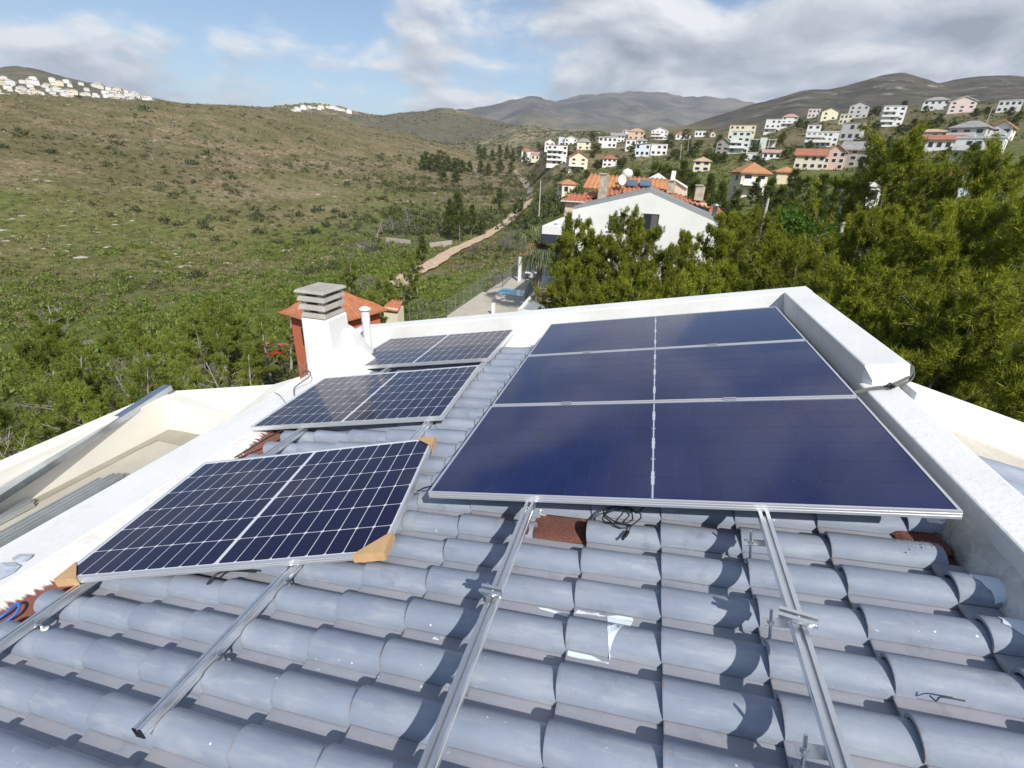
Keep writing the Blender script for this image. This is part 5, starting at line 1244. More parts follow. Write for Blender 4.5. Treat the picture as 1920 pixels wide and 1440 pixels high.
# ---- pool terrace below the white house
ZP = -8.7
deckm = mat('pale_paving', (.50, .46, .38), .8, color2=(.42, .38, .31), scale=1.2)
def zpt(u, v, z=ZP): return tuple(atz(u, v, z))
def slab(name, px, z, th, m_, label, cat='terrace', parent=None, kind=None):
    q = MB(); pts = [zpt(u, v, z) for u, v in px]; q.prism([(x, y, z - th) for x, y, _ in pts], (0, 0, th)); o = q.build(name, m_, parent)
    if parent is None: tag(o, label, cat, kind=kind)
    return o
slab('terrace', [(838, 592), (905, 547), (940, 553), (1000, 560), (985, 600), (840, 620)], ZP, 1.2, deckm, 'pale paved terrace below the pool fence', kind=None)
slab('terrace', [(912, 547), (966, 510), (1012, 515), (990, 566)], ZP - .02, .9, deckm, 'paved pool surround beside the white house')
slab('pool', [(928, 549), (944, 540), (985, 545), (980, 556)], ZP + .015, .3, mat('pool_water', (.05, .28, .42), .08, spec=.7, color2=(.08, .36, .50), scale=1.5), 'small swimming pool with bright blue water', 'pool')
gt = tag(empty('terrace', zpt(1000, 575, -7.6)), 'raised grey terrace with white parapet right of the pool', 'terrace')
slab('floor', [(978, 582), (1010, 543), (1064, 550), (1060, 592)], -7.55, 1.6, mat('grey_tiles', (.30, .33, .34), .6, color2=(.25, .28, .29), scale=.8), '', parent=gt)
q = MB(); A, B, C_ = zpt(974, 580, -7.4), zpt(1009, 540, -7.4), zpt(1070, 592, -7.4)
for P_, Q_ in ((A, B), (A, C_)):
    d_ = np.array(Q_) - np.array(P_); n_ = np.array([-d_[1], d_[0], 0]); n_ = n_ / np.linalg.norm(n_) * .12
    q.prism([(P_[0] - n_[0], P_[1] - n_[1], -9.6), (P_[0] + n_[0], P_[1] + n_[1], -9.6), (Q_[0] + n_[0], Q_[1] + n_[1], -9.6), (Q_[0] - n_[0], Q_[1] - n_[1], -9.6)], (0, 0, 2.2))
q.build('parapet', WALL['white'], gt)
q = MB(); q.box((zpt(1010, 540, -7)[0], zpt(1010, 540, -7)[1], -9.5), (zpt(1034, 545, -7)[0], zpt(1010, 540, -7)[1] + 1.2, -6.2)); q.build('wall', WALL['white'], gt)
# pergola with tiled roof
pg = tag(empty('pergola', zpt(990, 525)), 'open white pergola with small tiled roof beside the palm', 'pergola')
A, B = np.array(zpt(974, 527)), np.array(zpt(1008, 531)); sx = (B - A); hgt = 2.5
back_ = np.array([-sx[1], sx[0], 0]) / np.linalg.norm(sx) * 2.6
for P_ in (A, B, A + back_, B + back_):
    q = MB(); q.box((P_[0] - .15, P_[1] - .15, ZP - .2), (P_[0] + .15, P_[1] + .15, ZP + hgt)); q.build('post', WALL['white'], pg)
up_ = lambda P_, z: P_ + np.array([0, 0, z])
tiled_slope('roof', [up_(A - sx * .08 - back_ * .1, hgt + .15), up_(B + sx * .08 - back_ * .1, hgt + .15), up_(B + back_ * 1.05, hgt + .9), up_(A + back_ * 1.05, hgt + .9)], TERR, pg)
q = MB(); q.hexa([tuple(up_(x, z)) for z in (hgt - .12, hgt + .08) for x in (A - sx * .06, B + sx * .06, B + sx * .06 + back_ * .06, A - sx * .06 + back_ * .06)]); q.build('beam', WALL['white'], pg)
q = MB(); q.hexa([tuple(up_(x, z)) for z in (0, hgt) for x in (A + back_, B + back_, B + back_ * 1.05, A + back_ * 1.05)]); q.build('wall', WALL['grey'], pg)
tb = tag(empty('table', tuple(A + sx * .5 + back_ * .45)), 'small table with a white cloth under the pergola', 'table')
c_ = A + sx * .5 + back_ * .45; q = MB(); q.box((c_[0] - .7, c_[1] - .4, ZP + .72), (c_[0] + .7, c_[1] + .4, ZP + .78)); q.build('tabletop', WALL['white'], tb)
for ax in (-.6, .6):
    for ay in (-.32, .32): q = MB(); q.box((c_[0] + ax - .03, c_[1] + ay - .03, ZP), (c_[0] + ax + .03, c_[1] + ay + .03, ZP + .72)); q.build('leg', DARKFR, tb)
# wooden ladder-back chair frames stacked on the grey terrace
wood = mat('raw_wood', (.42, .28, .15), .8, color2=(.30, .19, .10), scale=6)
def chair(label, u, v, rz):
    p_ = atz(u, v, -7.55); c = tag(empty('wooden_chair', p_, rz), label, 'chair', 'wooden chairs stacked on the grey terrace')
    for x in (-.3, .3):
        q = MB(); q.tube([(x, 0, 0), (x * .9, .25, 1.25)], .04, 6); q.build('leg', wood, c, False)
        q = MB(); q.tube([(x, .55, 0), (x, .05, .5)], .035, 6); q.build('leg', wood, c, False)
    for k in range(5): q = MB(); z = .25 + .22 * k; q.tube([(-.3, .05 + .16 * z, z), (.3, .05 + .16 * z, z)], .03, 6); q.build('rung', wood, c, False)
chair('pale wooden ladder-back chair standing right of the stack', 1032, 572, 0.1)
chair('brown wooden chair leaning at the left of the stack', 1020, 570, 0.9)
# mesh fences round the pool terrace
FENCE = mat('fence_wire', (.30, .33, .33), .5, metal=.6)
def fence(label, px, h, sp, z=ZP, bars=True):
    f = tag(empty('fence', zpt(*px[0], z)), label, 'fence')
    pts = [np.array(zpt(u, v, z)) for u, v in px]
    rail_ = MB(); bar_ = MB()
    for P_, Q_ in zip(pts[:-1], pts[1:]):
        L_ = np.linalg.norm(Q_ - P_); n = max(1, int(L_ / sp))
        for k in range(n + 1):
            o_ = P_ + (Q_ - P_) * k / n; q = MB(); q.tube([o_ - [0, 0, .8], o_ + [0, 0, h]], .03, 6); q.build('post', FENCE, f)
        for zz in (.08, h): rail_.tube([P_ + [0, 0, zz], Q_ + [0, 0, zz]], .022, 5)
        if bars:
            nb = int(L_ / .16)
            for k in range(nb): o_ = P_ + (Q_ - P_) * k / nb; bar_.tube([o_ + [0, 0, .08], o_ + [0, 0, h]], .008, 3)
    rail_.build('rail', FENCE, f)
    if bars: tag(bar_.build('bars', FENCE, f), kind='stuff')
fence('long grey mesh fence along the outer edge of the pale terrace', [(768, 597), (793, 588), (815, 597), (838, 591), (908, 545)], 1.15, 1.6)
fence('dark bar fence along the pool in front of the green bank', [(908, 545), (942, 538), (968, 512)], 1.15, 1.5)
fence('thin grey railing between the pool and the grey terrace', [(985, 562), (1008, 531)], 1.1, 1.4)
pst = MB(); b0 = zpt(925, 590); pst.box((b0[0] - .12, b0[1] - .12, ZP - .3), (b0[0] + .12, b0[1] + .12, ZP + .9)); tag(pst.build('post', WALL['white']), 'short white post on the pale terrace behind the parapet', 'post')
# retaining wall pieces and bare earth down in the valley
for lb, px in (('pale concrete retaining wall in the valley, left piece', [(724, 456), (768, 461)]), ('pale concrete retaining wall in the valley, right piece', [(806, 466), (846, 461)])):
    A, B = hit(*px[0]), hit(*px[1]); q = MB(); q.prism([(A[0], A[1], A[2] - .6), (B[0], B[1], B[2] - .6), (B[0] + .1, B[1] + .4, B[2] - .6), (A[0] + .1, A[1] + .4, A[2] - .6)], (0, 0, 2.0)); tag(q.build('retaining_wall', WALL['stone']), lb, 'wall')
# ---- red car under the trees
car = tag(empty('parked_car', hit(512, 668)), 'bright red car parked under the trees by the coral house', 'car')
M_c = Matrix.Translation(hit(512, 668)) @ Matrix.Rotation(R(70), 4, 'Z')
RED = mat('car_paint', (.55, .02, .035), .25, coat=.8)
def carpart(name, mb, m_): o = mb.build(name, m_, car, mb=M_c); return o
q = MB(); prof = [(-2.05, .35), (2.05, .35), (2.1, .75), (1.25, .92), (-1.95, .98), (-2.1, .7)]; q.prism([(x, -.85, z) for x, z in prof], (0, 1.7, 0)); carpart('body', q, RED)
q = MB(); A = [(-1.85, -.78, .97), (.95, -.78, .93), (.95, .78, .93), (-1.85, .78, .97), (-1.5, -.62, 1.42), (.3, -.62, 1.45), (.3, .62, 1.45), (-1.5, .62, 1.42)]; q.hexa(A); carpart('cabin_glass', q, GLASS)
q = MB(); q.box((-1.5, -.63, 1.43), (.3, .63, 1.49)); carpart('roof', q, RED)
for x in (-1.3, 1.3):
    for y in (-.8, .8):
        q = MB(); q.tube([(x, y - .1, .32), (x, y + .1, .32)], .32, 14); carpart('wheel', q, BLACK)
# ---- utility poles
POLE = mat('pole_wood', (.45, .42, .38), .85)
POLES = [('pale wooden utility pole in front of the dark pines behind the white house', 1431, 417, 1441, 372, 45, .11), ('pale utility pole beside the bright green hedge at right', 1570, 462, 1582, 415, 40, .13), ('thin pole on the green bank left of the orange-roofed house', 1012, 376, 1014, 338, 90, .10),
         ('thin pole below the ridge villa', 1276, 290, 1278, 270, 260, .13), ('second thin pole right of the one below the ridge villa', 1290, 278, 1292, 262, 300, .13), ('leaning pole on the brown slope at upper right', 1853, 222, 1860, 204, 300, .15)]
for lb, u0, v0, u1, v1, r, rad in POLES:
    A, B = at(u0, v0, r), at(u1, v1, r); q = MB(); q.tube([A - (B - A) * .8, B], [rad * 1.2, rad * .8], 8); tag(q.build('utility_pole', POLE), lb, 'pole')
q = MB(); q.tube([A_k for A_k in [at(1441, 374, 45) * (1 - t) + at(1330, 368, 50) * t - np.array([0, 0, 1.2 * 4 * t * (1 - t)]) for t in np.linspace(0, 1, 12)]], .02, 4); tag(q.build('power_line', RUBBER), 'sagging power line from the utility pole behind the white house', 'power line')
# ================================================================ vegetation
def foliage(name, c0, c1, c2, tr=0.3, nscale=1.1):
    m = bpy.data.materials.new(name); m.use_nodes = True
    N, L = m.node_tree.nodes, m.node_tree.links; b = N['Principled BSDF']; b.inputs['Roughness'].default_value = 0.7; b.inputs['Specular IOR Level'].default_value = 0.12
    ge = N.new('ShaderNodeNewGeometry'); oi = N.new('ShaderNodeObjectInfo')
    nz = N.new('ShaderNodeTexNoise'); nz.inputs['Scale'].default_value = nscale; nz.inputs['Detail'].default_value = 2; L.new(ge.outputs['Position'], nz.inputs['Vector'])
    mr = N.new('ShaderNodeMapRange'); mr.inputs['From Min'].default_value = 0.36; mr.inputs['From Max'].default_value = 0.64; L.new(nz.outputs['Fac'], mr.inputs['Value'])
    m1 = N.new('ShaderNodeMix'); m1.data_type = 'RGBA'; m1.inputs['A'].default_value = (*c0, 1); m1.inputs['B'].default_value = (*c1, 1); L.new(mr.outputs[0], m1.inputs['Factor'])
    p2 = N.new('ShaderNodeMath'); p2.operation = 'POWER'; p2.inputs[1].default_value = 2.2; L.new(ge.outputs['Random Per Island'], p2.inputs[0])
    m2 = N.new('ShaderNodeMix'); m2.data_type = 'RGBA'; m2.inputs['B'].default_value = (*c2, 1); L.new(m1.outputs['Result'], m2.inputs['A']); L.new(p2.outputs[0], m2.inputs['Factor'])
    hs = N.new('ShaderNodeHueSaturation'); mv = N.new('ShaderNodeMapRange'); mv.inputs['To Min'].default_value = 0.9; mv.inputs['To Max'].default_value = 1.35; L.new(oi.outputs['Random'], mv.inputs['Value']); L.new(mv.outputs[0], hs.inputs['Value']); L.new(m2.outputs['Result'], hs.inputs['Color'])
    L.new(hs.outputs[0], b.inputs['Base Color'])
    t = N.new('ShaderNodeBsdfTranslucent'); L.new(hs.outputs[0], t.inputs['Color']); ms = N.new('ShaderNodeMixShader'); ms.inputs[0].default_value = tr
    L.new(b.outputs[0], ms.inputs[1]); L.new(t.outputs[0], ms.inputs[2]); L.new(ms.outputs[0], N['Material Output'].inputs['Surface'])
    return m
PINE_Y = foliage('pine_needles_light', (0.105, 0.155, 0.020), (0.195, 0.245, 0.034), (0.34, 0.37, 0.085), .4)
PINE_D = foliage('pine_needles_dark', (0.040, 0.066, 0.015), (0.082, 0.110, 0.022), (0.15, 0.165, 0.04))
PINE_R = foliage('pine_needles_golden', (0.066, 0.110, 0.012), (0.190, 0.230, 0.020), (0.40, 0.39, 0.05), .4, .8)
BARK = mat('pine_bark', (0.20, 0.17, 0.14), 0.9, color2=(0.15, 0.125, 0.10), scale=7, bump=0.4, bscale=20)
PALEB = mat('pale_bark', (0.33, 0.295, 0.25), 0.9, color2=(0.28, 0.25, 0.21), scale=7)
GREYW = mat('dead_grey_wood', (0.36, 0.335, 0.31), 0.9, color2=(0.26, 0.24, 0.22), scale=6)

def unit(v): return v / (np.linalg.norm(v, axis=-1, keepdims=True) + 1e-9)
def blades(C, Dv, n, ln, wd, rg, spread=0.8, up=0.25):
    """n thin triangles round each point C fanning about direction Dv"""
    m = len(C); C = np.repeat(C, n, 0); Dv = np.repeat(Dv, n, 0)
    d = unit(Dv + rg.normal(0, spread, (m * n, 3)) + np.array([0, 0, up])); L = ln * rg.uniform(0.6, 1.25, (m * n, 1))
    s = unit(np.cross(d, rg.normal(0, 1, (m * n, 3)))) * (wd * rg.uniform(0.7, 1.4, (m * n, 1)))
    b = C + rg.normal(0, ln * 0.22, (m * n, 3))
    V = np.stack([b - s, b + s, b + d * L], 1).reshape(-1, 3); T = np.arange(m * n * 3).reshape(-1, 3); return V, T
def curve(a, d, L, rg, n=6, bend=0.25, lift=0.15):
    p = [np.array(a, float)]; d = unit(np.array(d, float))
    for k in range(n - 1):
        d = unit(d + rg.normal(0, bend / n * 1.6, 3) + np.array([0, 0, lift / n])); p.append(p[-1] + d * L / (n - 1))
    return np.array(p)
def make_pine(seed, H, spread, nb, leaf, wd, per, leafm, t0=0.22, bare=0.12, tw=5, lean=0.05, shape='cone', tuft=6, seg=6, bark=None):
    rg = np.random.default_rng(seed)
    tr = curve((0, 0, 0), (rg.normal(0, lean), rg.normal(0, lean), 1), H, rg, 10, 0.22, 0.1); tr[:, 2] *= H / tr[-1, 2]
    wood = MB(); wood.tube(tr, list(np.interp(np.linspace(0, 1, 10), [0, 1], [0.022 * H, 0.004 * H])), seg)
    C, Dv = [], []; az = rg.uniform(0, 6.28)
    for k in range(nb):
        t = t0 + (0.99 - t0) * (k + rg.uniform(0, 1)) / nb; az += 2.4 + rg.normal(0, 0.5)
        if shape == 'cone': pr = (1.02 - t) ** 0.75 * min(1, 0.45 + 2.2 * (t - t0))
        else: pr = math.sin(math.pi * min(1, 0.16 + 0.80 * (t - t0) / (1 - t0))) ** 0.7
        L = spread * pr * rg.uniform(0.55, 1.25) + 0.15
        a = np.array([np.interp(t, np.linspace(0, 1, 10), tr[:, j]) for j in range(3)])
        el = rg.uniform(-0.2, 0.35) + 0.55 * t * t
        br = curve(a, (math.cos(az) * math.cos(el), math.sin(az) * math.cos(el), math.sin(el)), L, rg, 6, 0.55, 0.25)
        wood.tube(br, list(np.interp(np.linspace(0, 1, 6), [0, 1], [0.006 * H * (1.1 - t), 0.0016 * H])), 4, False)
        dead = rg.random() < bare * (1.6 - t)
        for q in range(tw + (3 if L > spread * 0.6 else 0)):
            f = rg.uniform(0.30, 1.0); o = np.array([np.interp(f, np.linspace(0, 1, 6), br[:, j]) for j in range(3)])
            dd = unit(br[-1] - br[0]) + rg.normal(0, 0.65, 3) + np.array([0, 0, 0.2]); l2 = L * rg.uniform(0.16, 0.38) * (1.2 - 0.4 * f)
            twg = curve(o, dd, l2, rg, 4, 0.5, 0.3); wood.tube(twg, [0.0022 * H, 0.0016 * H, 0.0012 * H, 0.0008 * H], 3, False)
            if dead: continue
            for s in range(per):
                f2 = rg.uniform(0.15, 1.05); pp = np.array([np.interp(f2, np.linspace(0, 1, 4), twg[:, j]) for j in range(3)])
                C.append(pp + rg.normal(0, leaf * 0.5, 3)); Dv.append(unit(twg[-1] - twg[0]))
    V, T = blades(np.array(C), np.array(Dv), tuft, leaf, wd, rg, 1.1, 0.15)
    return wood.mesh('trunk', bark or BARK), npmesh('crown', V, T, leafm), H, spread
def make_dead(seed, H, spread, nb):
    rg = np.random.default_rng(seed); tr = curve((0, 0, 0), (rg.normal(0, .12), rg.normal(0, .12), 1), H, rg, 9, 0.5, 0.1)
    w = MB(); w.tube(tr, list(np.linspace(0.018 * H, 0.004 * H, 9)), 6); az = 0; tw = MB()
    for k in range(nb):
        t = 0.2 + 0.78 * k / nb; az += 2.4 + rg.normal(0, .5); a = np.array([np.interp(t, np.linspace(0, 1, 9), tr[:, j]) for j in range(3)]); el = rg.uniform(0.1, 0.9)
        L = spread * (1.1 - t) * rg.uniform(0.5, 1.3) + .2; br = curve(a, (math.cos(az), math.sin(az), math.tan(el)), L, rg, 6, 0.8, 0.2); w.tube(br, list(np.linspace(0.007 * H * (1.15 - t), 0.0015 * H, 6)), 4, False)
        for q in range(7):
            f = rg.uniform(.25, 1); o = np.array([np.interp(f, np.linspace(0, 1, 6), br[:, j]) for j in range(3)]); t2 = curve(o, unit(br[-1] - br[0]) + rg.normal(0, .8, 3), L * rg.uniform(.15, .4), rg, 4, .7, .2); tw.tube(t2, [.0022 * H, .0018 * H, .0013 * H, .0008 * H], 3, False)
            for s in range(3):
                o2 = t2[rg.integers(1, 4)]; t3 = curve(o2, rg.normal(0, 1, 3) + unit(t2[-1] - t2[0]), L * .12, rg, 3, .5, .2); tw.tube(t3, .0009 * H, 3, False)
    return w.mesh('trunk', GREYW), tw.mesh('twigs', GREYW), H, spread
NEAR = [make_pine(101 + k, 9.0, 2.6, 66, 0.135, 0.0105, 9, PINE_R, 0.06, 0.04, 8, 0.06, ('round', 'round', 'cone', 'round')[k], 22) for k in range(4)]
YOUNG = [make_pine(201 + k, 7.0, 1.7, 40, 0.15, 0.012, 9, PINE_Y, 0.18, 0.10, 6, 0.13, ('cone', 'round', 'cone')[k], 14, 6, PALEB) for k in range(3)]
DARK = [make_pine(301 + k, 10.0, 3.2, 36, 0.38, 0.040, 5, PINE_D, 0.14, 0.04, 6, 0.05, ('round', 'cone')[k], 8) for k in range(2)]
FARP = [make_pine(401 + k, 10.0, 3.0, 26, 0.8, 0.12, 4, PINE_D, 0.12, 0.0, 3, 0.05, ('round', 'cone')[k], 4, 4) for k in range(2)]
DEADT = [make_dead(501 + k, 6.0, 2.6, 22) for k in range(3)]
ORD = ['', 'second', 'third', 'fourth', 'fifth', 'sixth', 'seventh', 'eighth', 'ninth', 'tenth', 'eleventh', 'twelfth', 'thirteenth', 'fourteenth', 'fifteenth', 'sixteenth', 'seventeenth', 'eighteenth', 'nineteenth', 'twentieth', 'twenty-first', 'twenty-second', 'twenty-third', 'twenty-fourth', 'twenty-fifth', 'twenty-sixth', 'twenty-seventh', 'twenty-eighth', 'twenty-ninth', 'thirtieth'] + ['thirty-' + q for q in ('first', 'second', 'third', 'fourth', 'fifth', 'sixth', 'seventh', 'eighth', 'ninth')] + ['fortieth', 'forty-first', 'forty-second', 'forty-third', 'forty-fourth']
def put_tree(name, label, group, protos, u, vt, r, wpx, k, vb=None, cat='tree', part2='crown', lean=(0, 0), lo=0.85, hi=1.2):
    if vb is not None:
        h_ = hit(u, vb, 20)
        if h_ is not None: r = math.hypot(h_[0] - CW[0], h_[1] - CW[1])
    p = at(u, vt, r); g0 = float(gz(p[0], p[1])); H = max(1.5, p[2] - g0); c = WR.T @ (p - CW)
    W = wpx / F * c[2] * 0.5
    tm, cm, H0, S0 = protos[k % len(protos)]
    sz = H / (H0 * (1.05 if r < 100 else 1.03)); sx = min(max(W / S0, lo * sz), hi * sz)
    root = tag(empty(name, (p[0], p[1], g0)), label, cat, group)
    root.matrix_basis = Matrix.Translation((p[0] - lean[0] * H, p[1] - lean[1] * H, g0 - .1)) @ Matrix(((1, 0, lean[0], 0), (0, 1, lean[1], 0), (0, 0, 1, 0), (0, 0, 0, 1))) @ Matrix.Rotation(k * 1.7 + u * .01, 4, 'Z') @ Matrix.Diagonal((sx, sx, sz, 1))
    link('trunk', tm, root, False); o2 = link(part2, cm, root, False)
    if part2 == 'twigs': o2['kind'] = 'stuff'
def row(name, fmt, group, protos, items, first='leftmost', **kw):
    items = sorted(items)
    for k, it in enumerate(items):
        put_tree(name, fmt % (first if k == 0 else ORD[k] + ' from left'), group, protos, *it[:4], k + int(it[0]) % 3, *it[4:5], **kw)
row('pine_tree', 'young yellow-green pine below the terrace wall, %s of its thicket', 'young pines below the terrace', YOUNG,
    [(-30, 690, 22, 110), (38, 655, 25, 95), (72, 610, 31, 90), (112, 665, 24, 105), (155, 700, 21, 105), (212, 660, 25, 95), (240, 610, 33, 80), (262, 715, 20, 90), (292, 590, 33, 95), (312, 650, 26, 85), (338, 610, 31, 90),
     (362, 572, 36, 90), (378, 655, 26, 80), (392, 556, 38, 90), (415, 600, 31, 90), (446, 645, 27, 80), (444, 582, 35, 95), (470, 562, 37, 95), (486, 590, 42, 70), (524, 556, 46, 70), (185, 620, 32, 80), (130, 590, 36, 80), (15, 600, 36, 90)])
row('pine_tree', 'slender light green pine in the valley left of the path, %s', 'slender pines left of the path', YOUNG,
    [(640, 492, 60, 60), (662, 512, 54, 60), (700, 505, 50, 62), (726, 520, 46, 66), (748, 482, 58, 50), (782, 470, 66, 36), (690, 545, 40, 60), (716, 558, 38, 60)])
row('pine_tree', 'golden green pine in front of the white gabled house, %s', 'pines in front of the white house', NEAR,
    [(1080, 482, 21, 50), (1097, 404, 24, 84), (1128, 432, 21, 90), (1163, 392, 23, 96), (1192, 426, 20, 84), (1222, 492, 18, 70), (1262, 520, 17, 80), (1296, 446, 20, 56), (1322, 418, 23, 70), (1115, 505, 16, 90), (1175, 505, 15, 100), (1300, 512, 15, 80), (1348, 480, 18, 80), (1060, 508, 19, 44)], lo=.72)
row('pine_tree', 'broad pine right of the white house, behind the ridge parapet, %s', 'pines right of the white house', NEAR,
    [(1372, 400, 27, 90), (1405, 420, 23, 110), (1446, 392, 28, 110), (1482, 432, 22, 110), (1520, 450, 20, 110), (1552, 470, 18, 120), (1425, 480, 17, 110), (1500, 510, 15, 110), (1565, 520, 14, 100)])
row('pine_tree', 'large golden-green pine at the right of the picture, %s', 'large pines at the right', NEAR,
    [(1612, 405, 19, 240), (1650, 360, 21, 200), (1692, 250, 23, 200), (1745, 385, 19, 280), (1790, 412, 15, 330), (1848, 385, 18, 280), (1908, 268, 22, 220), (1935, 330, 17, 260), (1700, 440, 14, 320), (1640, 480, 14, 280), (1770, 520, 11.5, 330), (1860, 520, 11.5, 350), (1930, 560, 10, 330), (1720, 580, 11, 260)], lo=.78, hi=1.0)
row('pine_tree', 'dark pine in the wood behind the orange-roofed house, %s', 'dark pines behind the orange-roofed house', DARK,
    [(1182, 322, 85, 40), (1200, 314, 90, 44), (1222, 318, 80, 46), (1240, 306, 95, 44), (1262, 312, 85, 46), (1284, 297, 95, 46), (1302, 318, 75, 48), (1322, 335, 66, 50), (1340, 322, 80, 46), (1362, 336, 68, 54), (1384, 350, 60, 54), (1290, 345, 62, 50), (1345, 365, 52, 54)])
row('pine_tree', 'dark dense pine among the houses right of centre, %s', 'dark pines among the houses', DARK,
    [(1446, 330, 70, 60), (1466, 345, 58, 64), (1492, 312, 75, 60), (1520, 330, 64, 66), (1548, 322, 68, 66), (1576, 330, 60, 70), (1602, 345, 56, 70), (1640, 262, 85, 46), (1420, 330, 82, 40), (1500, 372, 46, 84), (1555, 380, 44, 90), (1600, 385, 42, 90), (1460, 385, 44, 84), (1842, 262, 75, 60), (1780, 300, 60, 70), (1870, 300, 55, 80), (1735, 300, 62, 70)])
row('pine_tree', 'tall pine standing by the valley path, %s', 'tall pines by the valley path', DARK,
    [(840, 372, 112, 40, 448), (862, 358, 106, 58, 452), (884, 382, 118, 32, 442), (936, 352, 175, 34, 402), (972, 372, 165, 28, 412), (905, 408, 122, 20, 442), (790, 440, 90, 40, 492)], lo=.6)
row('pine_tree', 'dark tree in the valley-head wood, %s', 'dark trees at the valley head', FARP,
    [(u_, v_, r_, w_, b_) for u_, v_, r_, w_, b_ in [(790, 290, 0, 20, 320), (800, 284, 0, 22, 318), (812, 290, 0, 22, 322), (826, 283, 0, 24, 320), (840, 292, 0, 22, 322), (854, 297, 0, 20, 324), (868, 300, 0, 20, 326), (882, 302, 0, 18, 324), (900, 272, 0, 14, 300), (910, 276, 0, 16, 302), (922, 281, 0, 18, 304), (936, 271, 0, 16, 300), (950, 275, 0, 18, 302), (962, 281, 0, 18, 306), (975, 276, 0, 14, 300), (984, 285, 0, 18, 308), (900, 301, 0, 20, 326), (918, 306, 0, 22, 330), (940, 298, 0, 22, 324), (958, 303, 0, 18, 326), (855, 316, 0, 24, 342), (830, 318, 0, 20, 340)]], lo=.7, hi=2.0)
row('tree', 'dark tree between the town houses, %s', 'trees between the town houses', FARP,
    [(u_, v_, 0, w_, b_) for u_, v_, w_, b_ in [(1000, 288, 14, 304), (1012, 268, 12, 284), (1022, 270, 14, 286), (1062, 268, 10, 280), (1112, 246, 13, 268), (1134, 258, 8, 266), (1112, 283, 22, 296), (1070, 284, 18, 298), (1120, 300, 24, 318), (1100, 318, 24, 334), (1166, 298, 20, 316), (1208, 252, 9, 264), (1258, 250, 14, 264), (1325, 248, 8, 258), (1350, 252, 20, 268), (1345, 262, 18, 280), (1420, 266, 16, 284), (1465, 256, 16, 274), (1500, 222, 28, 240), (1515, 226, 20, 242), (1540, 230, 16, 246), (1622, 204, 24, 220), (1646, 200, 24, 218), (1560, 254, 18, 272), (1612, 258, 20, 276), (1636, 248, 22, 272), (1700, 188, 26, 204), (1395, 288, 18, 304), (1420, 292, 20, 310), (1478, 276, 22, 298), (1500, 282, 22, 304), (1740, 198, 18, 212), (1830, 203, 28, 220), (1855, 200, 24, 216), (1720, 222, 26, 240), (1760, 220, 28, 238), (1600, 224, 18, 240), (1268, 280, 26, 300), (1300, 276, 22, 296), (1330, 284, 26, 302), (1250, 262, 18, 276)]], lo=.5, hi=2.5)
gt_ = np.random.default_rng(77); extra = []
while len(extra) < 42:
    u_ = gt_.uniform(1000, 1915); v_ = gt_.uniform(np.interp(u_, [1000, 1400, 1920], [275, 250, 215]), np.interp(u_, [1000, 1400, 1920], [325, 318, 300]))
    extra.append((u_, v_ - gt_.uniform(12, 20), 0, gt_.uniform(16, 28), v_))
row('tree', 'dark evergreen scattered over the town slope, %s', 'evergreens scattered over the town slope', FARP, extra, lo=.6, hi=2.2)
row('bare_tree', 'leafless grey tree, %s of the bare trees', 'leafless grey trees', DEADT,
    [(15, 735, 17, 130), (-20, 770, 14, 120), (70, 560, 38, 80), (240, 640, 27, 80), (300, 640, 24, 70), (705, 412, 0, 50, 446), (768, 388, 0, 56, 432), (738, 402, 0, 46, 440), (895, 312, 0, 26, 340), (872, 332, 0, 26, 360), (690, 448, 0, 44, 470), (270, 224, 0, 24, 242), (320, 218, 0, 34, 238), (440, 246, 0, 24, 264), (285, 284, 0, 40, 302), (345, 300, 0, 34, 316), (545, 650, 25, 40), (420, 660, 24, 60)], part2='twigs', lo=.8, hi=3.0)

# ---- palm
pm = tag(empty('palm_tree', at(1010, 530, 37)), 'fan palm with drooping grey-green fronds beside the pergola', 'palm tree')
pc = at(1012, 462, 36); q = MB(); q.tube([(pc[0], pc[1], -9.2), (pc[0] + .1, pc[1], -5), tuple(pc)], [.22, .2, .24], 9); q.build('trunk', BARK, pm)
PALM = foliage('palm_leaf', (0.07, 0.10, 0.045), (0.11, 0.14, 0.06), (0.20, 0.22, 0.12), 0.2)
gp = np.random.default_rng(5)
for k in range(34):
    a = k * 2.4; el = gp.uniform(-.5, 1.25); d0 = np.array([math.cos(a) * math.cos(el), math.sin(a) * math.cos(el), math.sin(el)]); s = curve(pc, d0, 1.35, gp, 4, .2, -.7)
    side = unit(np.cross(d0, [0, 0, 1])); q = MB(); q.tube(s, .025, 4, False); tip = s[-1]
    for j in range(13):
        w = (j - 6) / 6 * 1.25; dd = unit(s[-1] - s[-2]) * math.cos(w) + side * math.sin(w); e = tip + dd * gp.uniform(1.0, 1.4) + np.array([0, 0, -.45 - .15 * abs(w)]); mid_ = tip + dd * .65; n_ = unit(np.cross(dd, [0, 0, 1])) * .05
        q.add([tip, mid_ - n_, mid_ + n_, e], [(0, 1, 2), (1, 3, 2)])
    q.build('frond', PALM, pm)

